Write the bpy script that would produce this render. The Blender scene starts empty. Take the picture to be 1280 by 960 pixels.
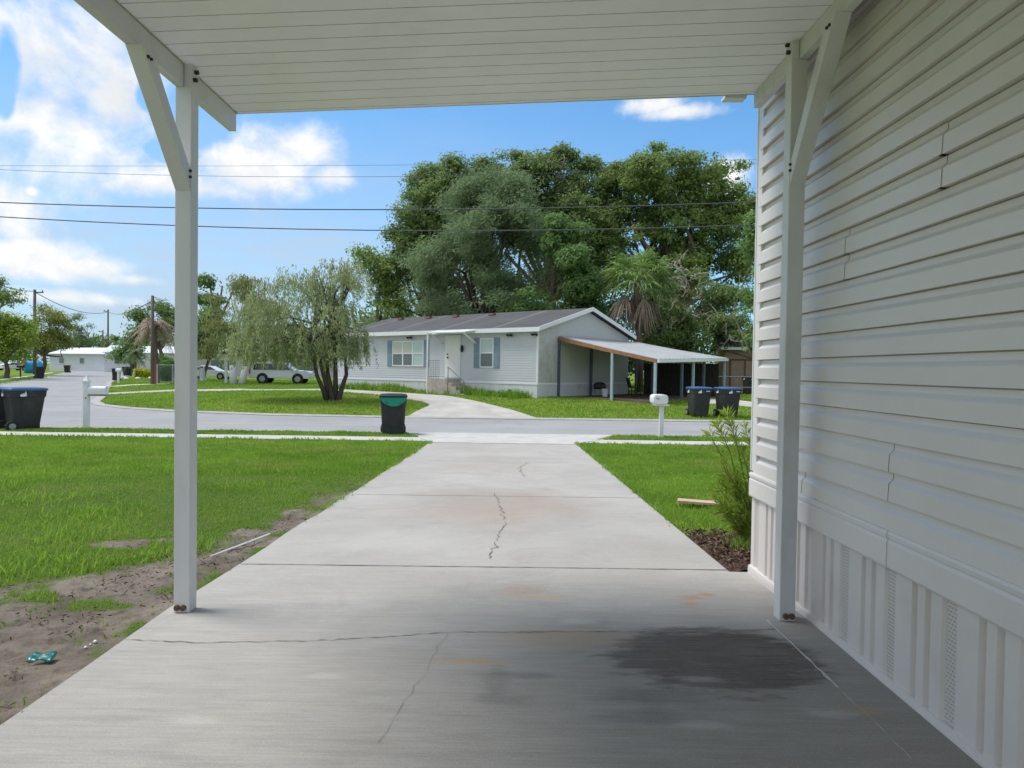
import bpy, bmesh, math, random
import numpy as np
from mathutils import Vector, Matrix, Euler
random.seed(7)
RNG = np.random.default_rng(11)
SC = bpy.context.scene
COL = SC.collection
PI = math.pi

# ------------------------------------------------------------------ camera
F = 853.3                                   # focal length in pixels of the 1280 px wide photograph
CAM_Z = 1.37
cam = bpy.data.cameras.new('camera')
cam.lens, cam.sensor_width, cam.clip_start, cam.clip_end = 24.0, 36.0, 0.05, 6000
cam_ob = bpy.data.objects.new('camera', cam)
COL.objects.link(cam_ob)
CAM_R = Matrix.Rotation(math.radians(90 - 1.22), 3, 'X') @ Matrix.Rotation(math.radians(0.8), 3, 'Z')
cam_ob.location = (0, 0, CAM_Z)
cam_ob.rotation_euler = CAM_R.to_euler()
SC.camera = cam_ob

def ray(px, py):
    return CAM_R @ Vector(((px - 640) / F, -(py - 480) / F, -1))
def pix(px, py, Y):
    d = ray(px, py)
    return Vector((0, 0, CAM_Z)) + d * (Y / d.y)

# ------------------------------------------------------------------ terrain profile
LOT = ([-60, 3.8, 16.1, 18.4, 24.6, 31.5, 45, 80, 4000], [0.02, -.03, -.41, -.45, -.45, .08, .08, .0, .0])
FAR = ([-60, 3.8, 16.1, 18.4, 24.6, 60, 100, 4000], [0.02, -.03, -.41, -.45, -.45, -.2, -.08, .0])
def gz(x, y):
    x = np.asarray(x, float); y = np.asarray(y, float)
    t = np.clip((x + 20) / 11, 0, 1); t = t * t * (3 - 2 * t)
    return np.interp(y, *LOT) * t + np.interp(y, *FAR) * (1 - t)
def G(px, py):
    d = ray(px, py)
    a, b = 0.5, 400.0
    for _ in range(50):
        m = (a + b) / 2
        p = Vector((0, 0, CAM_Z)) + d * (m / d.y)
        if p.z > float(gz(p.x, p.y)): a = m
        else: b = m
    p = Vector((0, 0, CAM_Z)) + d * (a / d.y)
    return Vector((p.x, p.y, float(gz(p.x, p.y))))

# ------------------------------------------------------------------ numpy value noise
def vnoise(x, y, seed=0):
    x = np.asarray(x, float); y = np.asarray(y, float)
    xi = np.floor(x).astype(np.int64); yi = np.floor(y).astype(np.int64)
    fx = x - xi; fy = y - yi
    fx = fx * fx * (3 - 2 * fx); fy = fy * fy * (3 - 2 * fy)
    def h(a, b):
        n = (a * 374761393 + b * 668265263 + seed * 974634347) & 0xffffffff
        n = ((n ^ (n >> 13)) * 1274126177) & 0xffffffff
        return ((n ^ (n >> 16)) & 0xffff) / 65535.0
    return (h(xi, yi) * (1 - fx) + h(xi + 1, yi) * fx) * (1 - fy) + (h(xi, yi + 1) * (1 - fx) + h(xi + 1, yi + 1) * fx) * fy
def fbm(x, y, seed=0, o=4):
    s = 0; a = .5
    for i in range(o):
        s = s + a * vnoise(np.asarray(x) * 2 ** i, np.asarray(y) * 2 ** i, seed + i); a *= .5
    return s / (1 - .5 ** o)

def in_poly(x, y, poly):
    x = np.asarray(x); y = np.asarray(y); r = np.zeros(x.shape, bool)
    n = len(poly)
    for i in range(n):
        x1, y1 = poly[i][0], poly[i][1]; x2, y2 = poly[(i + 1) % n][0], poly[(i + 1) % n][1]
        c = ((y1 > y) != (y2 > y)) & (x < (x2 - x1) * (y - y1) / ((y2 - y1) if y2 != y1 else 1e-9) + x1)
        r ^= c
    return r

# ------------------------------------------------------------------ node helpers
class NT:
    def __init__(self, nt): self.nt = nt
    def n(self, t, **kw):
        o = self.nt.nodes.new(t)
        for k, v in kw.items(): setattr(o, k, v)
        return o
    def put(self, sock, v):
        if isinstance(v, bpy.types.NodeSocket): self.nt.links.new(v, sock)
        elif v is not None:
            if isinstance(v, (tuple, list)) and len(v) == 3 and sock.type == 'RGBA': v = (*v, 1)
            sock.default_value = v
    def math(self, op, a, b=None, c=None, clamp=False):
        o = self.n('ShaderNodeMath', operation=op, use_clamp=clamp)
        for i, v in enumerate((a, b, c)):
            if v is not None: self.put(o.inputs[i], v)
        return o.outputs[0]
    def vmath(self, op, a, b=None):
        o = self.n('ShaderNodeVectorMath', operation=op)
        self.put(o.inputs[0], a)
        if b is not None: self.put(o.inputs[1], b)
        return o.outputs['Value'] if op in ('LENGTH', 'DOT_PRODUCT') else o.outputs[0]
    def mix(self, f, a, b, blend='MIX'):
        o = self.n('ShaderNodeMix', data_type='RGBA', blend_type=blend)
        self.put(o.inputs[0], f); self.put(o.inputs[6], a); self.put(o.inputs[7], b)
        return o.outputs[2]
    def noise(self, vec, scale=5, detail=4, rough=.55, dist=0):
        o = self.n('ShaderNodeTexNoise')
        self.put(o.inputs['Vector'], vec)
        o.inputs['Scale'].default_value = scale; o.inputs['Detail'].default_value = detail
        o.inputs['Roughness'].default_value = rough; o.inputs['Distortion'].default_value = dist
        return o.outputs['Fac']
    def map(self, v, a, b, c=0., d=1., smooth=False):
        o = self.n('ShaderNodeMapRange'); o.clamp = True
        if smooth: o.interpolation_type = 'SMOOTHSTEP'
        self.put(o.inputs[0], v)
        for i, q in enumerate((a, b, c, d)): o.inputs[i + 1].default_value = q
        return o.outputs[0]
    def scale(self, vec, s):
        o = self.n('ShaderNodeMapping'); self.put(o.inputs['Vector'], vec); o.inputs['Scale'].default_value = s
        return o.outputs[0]
    def coord(self, which='Object'):
        return self.n('ShaderNodeTexCoord').outputs[which]
    def sep(self, vec):
        o = self.n('ShaderNodeSeparateXYZ'); self.put(o.inputs[0], vec); return o.outputs
    def comb(self, x, y, z):
        o = self.n('ShaderNodeCombineXYZ')
        for i, v in enumerate((x, y, z)): self.put(o.inputs[i], v)
        return o.outputs[0]
    def bump(self, h, strength=.3, dist=.01):
        o = self.n('ShaderNodeBump'); self.put(o.inputs['Height'], h)
        o.inputs['Strength'].default_value = strength; o.inputs['Distance'].default_value = dist
        return o.outputs[0]
    def blob(self, vec, cx, cy, rx, ry, nz, amp, soft=.3):
        v = self.vmath('SUBTRACT', vec, (cx, cy, 0)); v = self.vmath('MULTIPLY', v, (1 / rx, 1 / ry, 0))
        d = self.vmath('LENGTH', v)
        d = self.math('ADD', d, self.math('MULTIPLY', self.math('SUBTRACT', nz, .5), amp))
        return self.map(d, 1 + soft, 1 - soft, smooth=True)

def new_mat(name):
    m = bpy.data.materials.new(name); m.use_nodes = True
    nt = NT(m.node_tree)
    b = m.node_tree.nodes['Principled BSDF']
    return m, nt, b

def mat(name, col, rough=.6, var=.12, scale=6, bump=0, bscale=60, spec=.3, metal=0, dirt=None, dirt_amt=.0, stretch=(1, 1, 1)):
    m, t, b = new_mat(name)
    co = t.coord()
    if stretch != (1, 1, 1): co = t.scale(co, stretch)
    n = t.noise(co, scale, 5, .6)
    lo = tuple(c * (1 - var) for c in col); hi = tuple(min(1, c * (1 + var)) for c in col)
    c = t.mix(t.map(n, .3, .7), lo, hi)
    if dirt:
        n2 = t.noise(co, scale * .45, 6, .65, .6)
        c = t.mix(t.math('MULTIPLY', t.map(n2, .5, .72, smooth=True), dirt_amt), c, dirt)
    t.put(b.inputs['Base Color'], c)
    t.put(b.inputs['Roughness'], t.map(n, .2, .8, max(.02, rough - .07), min(1, rough + .07)))
    b.inputs['Metallic'].default_value = metal
    b.inputs['Specular IOR Level'].default_value = spec
    if bump: t.put(b.inputs['Normal'], t.bump(t.noise(co, bscale, 4, .6), bump, .01))
    return m

def leaf_mat(name, dark, light, trans=.3, gloss=.12, straw=None):
    m, t, b = new_mat(name)
    a = t.n('ShaderNodeAttribute', attribute_name='tint').outputs['Fac']
    c = t.mix(t.map(a, 0, .92), dark, light)
    if straw: c = t.mix(t.map(a, .94, .97), c, straw)
    b.inputs['Roughness'].default_value = .55
    b.inputs['Specular IOR Level'].default_value = gloss * 2
    t.put(b.inputs['Base Color'], c)
    tr = t.n('ShaderNodeBsdfTranslucent')
    t.put(tr.inputs['Color'], t.mix(.4, c, tuple(min(1, 1.6 * q) for q in light)))
    mx = t.n('ShaderNodeMixShader'); mx.inputs[0].default_value = trans
    t.nt.links.new(b.outputs[0], mx.inputs[1]); t.nt.links.new(tr.outputs[0], mx.inputs[2])
    t.nt.links.new(mx.outputs[0], m.node_tree.nodes['Material Output'].inputs['Surface'])
    return m

# ------------------------------------------------------------------ object helpers
def tag(o, label=None, cat=None, group=None, kind=None):
    if label: o['label'] = label
    if cat: o['category'] = cat
    if group: o['group'] = group
    if kind: o['kind'] = kind
    return o
def thing(name, label, cat, loc=(0, 0, 0), rz=0, group=None):
    o = bpy.data.objects.new(name, None); COL.objects.link(o)
    o.empty_display_size = .2
    o.location = loc; o.rotation_euler = (0, 0, rz)
    return tag(o, label, cat, group)
def copy_tree(o, parent=None):
    c = o.copy(); COL.objects.link(c)
    if parent: c.parent = parent
    for ch in list(o.children): copy_tree(ch, c)
    return c

class MB:
    def __init__(self): self.v = []; self.f = []; self.m = []; self.cur = 0
    def add(self, vs, fs):
        k = len(self.v); self.v += [tuple(p) for p in vs]
        self.f += [tuple(i + k for i in f) for f in fs]; self.m += [self.cur] * len(fs)
        return self
    def box(self, lo, hi, M=None, taper=1.0):
        x0, y0, z0 = lo; x1, y1, z1 = hi
        cx, cy = (x0 + x1) / 2, (y0 + y1) / 2
        P = [(x0, y0, z0), (x1, y0, z0), (x1, y1, z0), (x0, y1, z0)]
        P += [(cx + (p[0] - cx) * taper, cy + (p[1] - cy) * taper, z1) for p in P]
        if M: P = [M @ Vector(p) for p in P]
        return self.add(P, [(0, 3, 2, 1), (4, 5, 6, 7), (0, 1, 5, 4), (1, 2, 6, 5), (2, 3, 7, 6), (3, 0, 4, 7)])
    def bar(self, p0, p1, w, h, up=(0, 0, 1)):
        p0 = Vector(p0); p1 = Vector(p1); d = (p1 - p0).normalized(); up = Vector(up)
        s = d.cross(up)
        if s.length < 1e-4: s = d.cross(Vector((0, 1, 0)))
        s.normalize(); u = s.cross(d).normalized()
        P = []
        for p in (p0, p1):
            for a, b in ((-1, -1), (1, -1), (1, 1), (-1, 1)): P.append(p + s * (a * w / 2) + u * (b * h / 2))
        return self.add(P, [(0, 1, 2, 3), (7, 6, 5, 4), (0, 4, 5, 1), (1, 5, 6, 2), (2, 6, 7, 3), (3, 7, 4, 0)])
    def tube(self, pts, rad, n=8, cap=True):
        pts = [Vector(p) for p in pts]
        if not isinstance(rad, (list, tuple)): rad = [rad] * len(pts)
        V = []; Fc = []; ref = None
        for i, p in enumerate(pts):
            d = (pts[min(i + 1, len(pts) - 1)] - pts[max(i - 1, 0)]).normalized()
            if ref is None: ref = Vector((1, 0, 0)) if abs(d.x) < .8 else Vector((0, 1, 0))
            s = d.cross(ref).normalized(); u = s.cross(d).normalized(); ref = -u if False else ref
            for k in range(n):
                a = 2 * PI * k / n
                V.append(p + (s * math.cos(a) + u * math.sin(a)) * rad[i])
        for i in range(len(pts) - 1):
            for k in range(n):
                Fc.append((i * n + k, i * n + (k + 1) % n, (i + 1) * n + (k + 1) % n, (i + 1) * n + k))
        if cap:
            Fc.append(tuple(range(n))[::-1]); Fc.append(tuple((len(pts) - 1) * n + k for k in range(n)))
        return self.add(V, Fc)
    def cyl(self, c, axis, r, length, n=16):
        a = Vector(axis).normalized() * (length / 2); c = Vector(c)
        return self.tube([c - a, c + a], r, n)
    def prism(self, poly, y0, y1):              # polygon in XZ extruded along Y
        n = len(poly)
        V = [(p[0], y0, p[1]) for p in poly] + [(p[0], y1, p[1]) for p in poly]
        return self.add(V, [tuple(range(n)), tuple(range(n, 2 * n))[::-1]] + [(i, i + n, (i + 1) % n + n, (i + 1) % n) for i in range(n)])
    def loft(self, rings, cap=True):
        n = len(rings[0]); V = [p for r in rings for p in r]; Fc = []
        for i in range(len(rings) - 1):
            for k in range(n): Fc.append((i * n + k, i * n + (k + 1) % n, (i + 1) * n + (k + 1) % n, (i + 1) * n + k))
        if cap: Fc += [tuple(range(n))[::-1], tuple((len(rings) - 1) * n + k for k in range(n))]
        return self.add(V, Fc)
    def build(self, name, mats, parent=None, bevel=0, smooth=False, fix=True, loc=None):
        me = bpy.data.meshes.new(name)
        me.from_pydata(self.v, [], self.f)
        for m in (mats if isinstance(mats, (list, tuple)) else [mats]): me.materials.append(m)
        me.polygons.foreach_set('material_index', self.m)
        if smooth: me.polygons.foreach_set('use_smooth', [True] * len(self.f))
        if fix:
            bm = bmesh.new(); bm.from_mesh(me); bmesh.ops.recalc_face_normals(bm, faces=bm.faces); bm.to_mesh(me); bm.free()
        me.update()
        o = bpy.data.objects.new(name, me); COL.objects.link(o)
        if parent: o.parent = parent
        if loc: o.location = loc
        if bevel:
            b = o.modifiers.new('edge', 'BEVEL'); b.width = bevel; b.segments = 2; b.limit_method = 'ANGLE'; b.angle_limit = math.radians(40)
        return o

def rrect(w, d, r, z, cx=0, cy=0, n=4):
    P = []
    for (sx, sy, a0) in ((1, 1, 0), (-1, 1, PI / 2), (-1, -1, PI), (1, -1, 1.5 * PI)):
        for k in range(n + 1):
            a = a0 + PI / 2 * k / n
            P.append((cx + sx * (w / 2 - r) + r * math.cos(a), cy + sy * (d / 2 - r) + r * math.sin(a), z))
    return P

def fast_mesh(name, V, Fc, mats, parent=None, attrs=None, smooth=False, mi=None):
    V = np.asarray(V, np.float32); Fc = np.asarray(Fc, np.int32)
    me = bpy.data.meshes.new(name)
    me.vertices.add(len(V)); me.vertices.foreach_set('co', V.ravel())
    k = Fc.shape[1]
    me.loops.add(Fc.size); me.loops.foreach_set('vertex_index', Fc.ravel())
    me.polygons.add(len(Fc))
    me.polygons.foreach_set('loop_start', np.arange(0, Fc.size, k, dtype=np.int32))
    me.polygons.foreach_set('loop_total', np.full(len(Fc), k, np.int32))
    for m in (mats if isinstance(mats, (list, tuple)) else [mats]): me.materials.append(m)
    if mi is not None: me.polygons.foreach_set('material_index', np.asarray(mi, np.int32))
    if smooth: me.polygons.foreach_set('use_smooth', np.ones(len(Fc), bool))
    for an, av in (attrs or {}).items():
        a = me.attributes.new(an, 'FLOAT', 'POINT'); a.data.foreach_set('value', np.asarray(av, np.float32))
    me.update(calc_edges=True); me.validate()
    o = bpy.data.objects.new(name, me); COL.objects.link(o)
    if parent: o.parent = parent
    return o

def unit(a):
    return a / np.maximum(np.linalg.norm(a, axis=1, keepdims=True), 1e-9)
def leaves(C, L, W, axis=None, droop=0.0, tint=None, rng=RNG):
    """rhombic leaf faces at points C; L, W arrays or scalars; axis: preferred leaf direction"""
    n = len(C)
    a = unit(rng.normal(size=(n, 3))) if axis is None else unit(axis + rng.normal(size=(n, 3)) * .35)
    a[:, 2] -= droop; a = unit(a)
    b = unit(np.cross(a, unit(rng.normal(size=(n, 3)))))
    L = np.broadcast_to(np.asarray(L, float).reshape(-1, 1), (n, 1)); W = np.broadcast_to(np.asarray(W, float).reshape(-1, 1), (n, 1))
    nrm = np.cross(a, b)
    V = np.stack([C - a * L / 2, C + b * W / 2 + nrm * W * .12, C + a * L / 2, C - b * W / 2 + nrm * W * .12], 1).reshape(-1, 3)
    Fc = np.arange(4 * n).reshape(n, 4)
    T = np.repeat(tint if tint is not None else rng.random(n), 4)
    return V, Fc, T

def leaves_n(C, N, L, W, tint, rng):
    """leaf faces lying roughly square to the directions N"""
    n = len(C)
    N = unit(N + rng.normal(size=(n, 3)) * .38)
    a = unit(np.cross(N, unit(rng.normal(size=(n, 3))))); b = np.cross(N, a)
    L = np.broadcast_to(np.asarray(L, float).reshape(-1, 1), (n, 1)); W = np.broadcast_to(np.asarray(W, float).reshape(-1, 1), (n, 1))
    V = np.stack([C - a * L / 2, C + b * W / 2 - N * W * .1, C + a * L / 2, C - b * W / 2 - N * W * .1], 1).reshape(-1, 3)
    return V, np.arange(4 * n).reshape(n, 4), np.repeat(tint, 4)
# ================================================================== MATERIALS
WHITE = mat('white_painted_aluminium', (.64, .64, .635), .45, .04, 3, dirt=(.36, .34, .30), dirt_amt=.55, stretch=(1, 1, .35))
CEIL = mat('ceiling_panel_white', (.84, .84, .86), .5, .04, 2, dirt=(.72, .72, .72), dirt_amt=.45)
SIDING = mat('vinyl_siding', (.645, .61, .58), .34, .03, 1.5, bump=.05, bscale=300, spec=.5, dirt=(.48, .45, .42), dirt_amt=.2)
SKIRT = mat('vinyl_skirting', (.65, .605, .565), .5, .03, 2, bump=.05, bscale=200, dirt=(.42, .38, .33), dirt_amt=.35)
BLACK = mat('black_bolt', (.03, .028, .026), .5, .3, 40)
RUST = mat('rusty_bolt', (.12, .07, .05), .7, .4, 60)
GAP = mat('dark_gap', (.05, .05, .05), .9, .1)
JOINT = mat('joint_filler', (.16, .15, .135), .95, .4, 25)
CAULK = mat('pale_joint_caulk', (.55, .54, .5), .9, .2, 20)

def concrete_drive():
    m, t, b = new_mat('driveway_concrete')
    co = t.coord(); X, Y, Z = t.sep(co)
    n1 = t.noise(co, .7, 6, .6); n2 = t.noise(co, 4, 5, .6); n3 = t.noise(t.scale(co, (1.2, 60, 1)), 3, 3, .6)
    c = t.mix(t.map(n1, .3, .7), (.375, .345, .31), (.475, .445, .405))
    c = t.mix(t.math('MULTIPLY', t.map(n2, .35, .75), .22), c, (.34, .328, .305))
    c = t.mix(t.math('MULTIPLY', t.map(n3, .35, .7), .40), c, (.27, .255, .235))
    n4 = t.noise(co, 1.6, 8, .72, .8); n5 = t.noise(t.scale(co, (1, 6, 1)), 2.2, 6, .7)
    c = t.mix(t.math('MULTIPLY', t.map(n4, .50, .70), .42), c, (.27, .255, .232))
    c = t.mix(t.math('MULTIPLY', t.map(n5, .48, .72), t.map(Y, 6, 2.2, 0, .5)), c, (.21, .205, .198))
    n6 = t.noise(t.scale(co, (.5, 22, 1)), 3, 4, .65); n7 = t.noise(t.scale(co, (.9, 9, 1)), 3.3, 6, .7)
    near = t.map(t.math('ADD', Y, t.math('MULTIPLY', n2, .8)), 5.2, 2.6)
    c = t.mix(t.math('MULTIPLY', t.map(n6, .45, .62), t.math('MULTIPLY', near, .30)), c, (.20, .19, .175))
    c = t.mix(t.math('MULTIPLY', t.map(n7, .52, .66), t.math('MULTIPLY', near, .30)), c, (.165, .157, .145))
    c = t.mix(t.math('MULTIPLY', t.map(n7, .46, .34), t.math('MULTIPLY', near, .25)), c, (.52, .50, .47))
    # carport shade put into the slab colour as a greyer tone
    port_shade = t.math('MULTIPLY', t.map(t.math('ADD', Y, t.math('MULTIPLY', n2, .5)), 3.9, 3.4, smooth=True), .28)
    c = t.mix(port_shade, c, (.33, .31, .28))
    grain = t.map(t.math('ADD', t.math('MULTIPLY', n3, .6), t.math('MULTIPLY', n4, .4)), .32, .58, .45, 1.0)
    def stain(cx, cy, rx, ry, col, amt, amp=1.0, soft=.3, sc=(1, 2.4, 1), ns=3.5):
        nonlocal c
        nz = t.noise(t.scale(co, sc), ns, 5, .65)
        k = t.math('MULTIPLY', t.blob(co, cx, cy, rx, ry, nz, amp, soft), grain)
        c = t.mix(t.math('MULTIPLY', k, amt), c, col)
        return k
    streak = t.scale(co, (1, 9, 1))
    stain(.85, 2.7, 1.3, .75, (.25, .208, .16), .34, 1.6, .6, (1, 7, 1), 1.6)
    stain(1.3, 2.1, .9, .7, (.225, .182, .135), .30, 1.6, .6, (1, 7, 1), 1.5)
    wet = stain(1.0, 3.25, .50, .36, (.070, .052, .038), 1.0, 1.2, .18, (1, 3.4, 1), 4.2)
    stain(1.0, 3.1, .62, .45, (.19, .165, .14), .3, 1.6, .4, (1, 5, 1), 3)
    stain(.62, 2.85, .22, .07, (.13, .125, .12), .5, 2.2, .6, (1, 3, 1), 7)
    stain(-.02, 2.80, .12, .05, (.15, .14, .13), .42, 2.2, .6, (1, 3, 1), 7)
    stain(-.05, 2.95, .05, .14, (.15, .14, .13), .42, 2.2, .6, (1, 3, 1), 7)
    stain(.05, 3.03, .2, .03, (.16, .15, .14), .55, 2.2, .6, (1, 3, 1), 7)
    stain(.55, 2.68, .2, .05, (.13, .125, .12), .42, 2.2, .6, (1, 3, 1), 7)
    for (sx_, sy_) in ((.85, 3.02), (.38, 3.7), (.75, 2.62), (1.3, 2.72), (-.8, 3.0), (-1.2, 2.6)):
        stain(sx_, sy_, .09, .03, (.50, .475, .44), .45, 2.2, .6, (1, 3, 1), 9)
    # rust
    stain(.28, 3.46, .33, .13, (.42, .29, .17), .6, 1.4, .5)
    stain(-.18, 3.17, .14, .04, (.44, .29, .15), .65, 2.6, .6, (1, 1.6, 1), 13)
    stain(.08, 4.25, .14, .11, (.35, .24, .17), .65, 2.6, .6, (1, 1.6, 1), 13)
    stain(.2, 4.12, .16, .05, (.46, .33, .19), .55, 2.6, .6, (1, 1.6, 1), 13)
    stain(1.12, 4.15, .06, .04, (.44, .22, .09), .85, 2.6, .6, (1, 1.6, 1), 13)
    stain(1.22, 4.22, .05, .03, (.44, .22, .09), .85, 2.6, .6, (1, 1.6, 1), 13)
    stain(1.07, 4.02, .05, .03, (.47, .24, .08), .8, 2.6, .6, (1, 1.6, 1), 13)
    stain(1.45, 2.75, .05, .05, (.40, .26, .12), .5, 2.6, .6, (1, 1.6, 1), 13)
    # tyre grime further out
    stain(-.1, 7.4, 1.0, 1.0, (.30, .235, .19), .55, 1.5, .6, (1, 1, 1), 2)
    stain(-.3, 6.8, .5, .5, (.34, .26, .21), .35, 1.5, .6, (1, 1, 1), 2)
    stain(.25, 7.6, .25, .6, (.36, .27, .22), .4, 1.5, .6, (1, 1, 1), 2)
    stain(-.1, 10.9, .9, .5, (.34, .29, .24), .4, 1.7, .6, (1, 1, 1), 3)
    stain(-.2, 12.6, .7, .35, (.34, .29, .24), .35, 1.7, .6, (1, 1, 1), 3)
    stain(-.9, 5.6, .5, .4, (.56, .54, .51), .2, 1.7, .6, (1, 1, 1), 3)
    # darker band beside the wall
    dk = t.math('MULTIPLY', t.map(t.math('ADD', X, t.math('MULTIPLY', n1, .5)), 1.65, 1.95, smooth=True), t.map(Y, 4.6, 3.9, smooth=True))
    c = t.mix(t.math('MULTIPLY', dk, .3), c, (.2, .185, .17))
    ag = t.noise(co, 210, 2, .6); c = t.mix(t.math('MULTIPLY', t.map(ag, .52, .72), .35), c, (.20, .19, .175)); c = t.mix(t.math('MULTIPLY', t.map(ag, .46, .3), .25), c, (.58, .565, .54))
    # specks
    sp = t.map(t.noise(co, 55, 2, .5), .70, .74)
    c = t.mix(t.math('MULTIPLY', sp, .5), c, (.22, .2, .18))
    t.put(b.inputs['Base Color'], c)
    t.put(b.inputs['Roughness'], t.math('SUBTRACT', t.map(n2, .3, .7, .8, .95), t.math('MULTIPLY', wet, .1)))
    b.inputs['Specular IOR Level'].default_value = .12
    h = t.math('ADD', t.math('MULTIPLY', n3, .5), t.math('MULTIPLY', t.noise(co, 90, 3, .6), .5))
    t.put(b.inputs['Normal'], t.bump(h, .35, .004))
    return m
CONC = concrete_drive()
WALK = mat('pavement_concrete', (.48, .465, .435), .88, .12, 2.5, bump=.2, dirt=(.34, .32, .28), dirt_amt=.4)
KERB = mat('kerb_concrete', (.37, .362, .345), .9, .12, 3, bump=.2, dirt=(.28, .27, .25), dirt_amt=.45)
PATH = mat('old_path_concrete', (.43, .405, .37), .9, .14, 1.3, bump=.2, dirt=(.27, .235, .20), dirt_amt=.6)

def road_mat():
    m, t, b = new_mat('worn_asphalt')
    co = t.coord(); X, Y, Z = t.sep(co)
    n = t.noise(co, .35, 6, .6); f = t.noise(co, 40, 3, .7); s = t.noise(t.scale(co, (.05, 1.6, 1)), 1.5, 4, .6)
    c = t.mix(t.map(n, .3, .7), (.30, .295, .295), (.37, .365, .365))
    c = t.mix(t.math('MULTIPLY', t.map(s, .42, .7), .45), c, (.24, .235, .235))
    c = t.mix(t.math('MULTIPLY', t.map(f, .45, .75), .5), c, (.19, .188, .185))
    oil = t.noise(t.scale(co, (.35, 1, 1)), 1.1, 7, .7, .5); c = t.mix(t.math('MULTIPLY', t.map(oil, .55, .75), .45), c, (.2, .197, .19))
    p = t.map(t.noise(co, .9, 3, .5), .67, .7)
    c = t.mix(t.math('MULTIPLY', p, .35), c, (.18, .175, .17))
    t.put(b.inputs['Base Color'], c); b.inputs['Roughness'].default_value = .9
    b.inputs['Specular IOR Level'].default_value = .2
    t.put(b.inputs['Normal'], t.bump(f, .4, .006))
    return m
ROAD = road_mat()

def ground_mat():
    m, t, b = new_mat('grassy_ground')
    co = t.coord()
    n = t.noise(co, .25, 6, .6); f = t.noise(co, 3.5, 6, .7)
    c = t.mix(t.map(f, .3, .7), (.10, .155, .02), (.19, .26, .038))
    c = t.mix(t.math('MULTIPLY', t.map(n, .5, .75), .5), c, (.20, .24, .06))
    t.put(b.inputs['Base Color'], c); b.inputs['Roughness'].default_value = .95
    b.inputs['Specular IOR Level'].default_value = .05
    t.put(b.inputs['Normal'], t.bump(f, .8, .06))
    return m
GROUND = ground_mat()

def soil_mat():
    m, t, b = new_mat('bare_sandy_soil')
    co = t.coord()
    d = t.n('ShaderNodeAttribute', attribute_name='dirt').outputs['Fac']
    n = t.noise(co, 2.2, 7, .68); f = t.noise(co, 26, 6, .72); g = t.noise(t.scale(co, (1, 1, 1)), 9, 5, .7, .4)
    c = t.mix(t.map(n, .32, .68), (.12, .098, .078), (.26, .22, .18))
    c = t.mix(t.math('MULTIPLY', t.map(g, .52, .66), .65), c, (.085, .068, .05))
    c = t.mix(t.math('MULTIPLY', t.map(f, .55, .7), .55), c, (.10, .085, .06))
    gr = t.mix(t.map(f, .3, .7), (.055, .088, .02), (.105, .15, .032))
    c = t.mix(d, gr, c)
    t.put(b.inputs['Base Color'], c); b.inputs['Roughness'].default_value = .95
    b.inputs['Specular IOR Level'].default_value = .05
    t.put(b.inputs['Normal'], t.bump(t.math('ADD', f, t.math('MULTIPLY', g, .6)), .75, .02))
    return m
SOIL = soil_mat()

# ================================================================== SETTING
def sorted_lines(a): return sorted(set(round(v, 3) for v in a))
xs = sorted_lines(list(np.arange(-30, 15.1, 1.0)) + list(np.arange(-120, 120, 10)) + [-3000, -1500, -700, -400, -250, -180, 180, 250, 400, 700, 1500, 3000])
ys = sorted_lines([3.8, 16.1, 18.4, 24.6, 31.5, 45, 60, 80, 100] + list(np.arange(18, 64, 1.5)) + list(np.arange(64, 140, 6)) + [-60, -20, 0, 8, 12, 150, 200, 300, 500, 900, 1600, 4000])
gx, gy = np.meshgrid(xs, ys)
GV = np.stack([gx.ravel(), gy.ravel(), gz(gx, gy).ravel()], 1)
nx = len(xs)
idx = np.arange(len(ys) * nx).reshape(len(ys), nx)
GF = np.stack([idx[:-1, :-1].ravel(), idx[:-1, 1:].ravel(), idx[1:, 1:].ravel(), idx[1:, :-1].ravel()], 1)
tag(fast_mesh('ground', GV, GF, GROUND), kind='structure')

def resample(P, step):
    P = [np.array(p[:2], float) for p in P]
    L = [0]
    for a, b in zip(P, P[1:]): L.append(L[-1] + np.linalg.norm(b - a))
    n = max(2, int(L[-1] / step) + 1)
    s = np.linspace(0, L[-1], n); P = np.array(P)
    return np.stack([np.interp(s, L, P[:, 0]), np.interp(s, L, P[:, 1])], 1)
def strip(name, A, B, off, m, n=None, cross=4, edge=.0, kind='structure'):
    n = n or 60
    def rs(P):
        P = [np.array(p[:2], float) for p in P]; L = [0]
        for a, b in zip(P, P[1:]): L.append(L[-1] + np.linalg.norm(b - a))
        s = np.linspace(0, L[-1], n); P = np.array(P)
        return np.stack([np.interp(s, L, P[:, 0]), np.interp(s, L, P[:, 1])], 1)
    a, b = rs(A), rs(B)
    V = []
    for i in range(n):
        for k in range(cross + 1):
            p = a[i] * (1 - k / cross) + b[i] * k / cross
            V.append((p[0], p[1], float(gz(p[0], p[1])) + off))
    w = cross + 1
    Fc = [(i * w + k, (i + 1) * w + k, (i + 1) * w + k + 1, i * w + k + 1) for i in range(n - 1) for k in range(cross)]
    mb = MB(); mb.add(V, Fc)
    # edges going down into the ground
    for k in (0, cross):
        base = [(V[i * w + k][0], V[i * w + k][1], V[i * w + k][2] - .12) for i in range(n)]
        top = [V[i * w + k] for i in range(n)]
        mb.add(top + base, [(i, i + 1, n + i + 1, n + i) for i in range(n - 1)])
    for i in (0, n - 1):
        top = [V[i * w + k] for k in range(w)]; base = [(p[0], p[1], p[2] - .12) for p in top]
        mb.add(top + base, [(k, k + 1, w + k + 1, w + k) for k in range(w - 1)])
    o = mb.build(name, m, fix=False)
    return tag(o, kind=kind)

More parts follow.
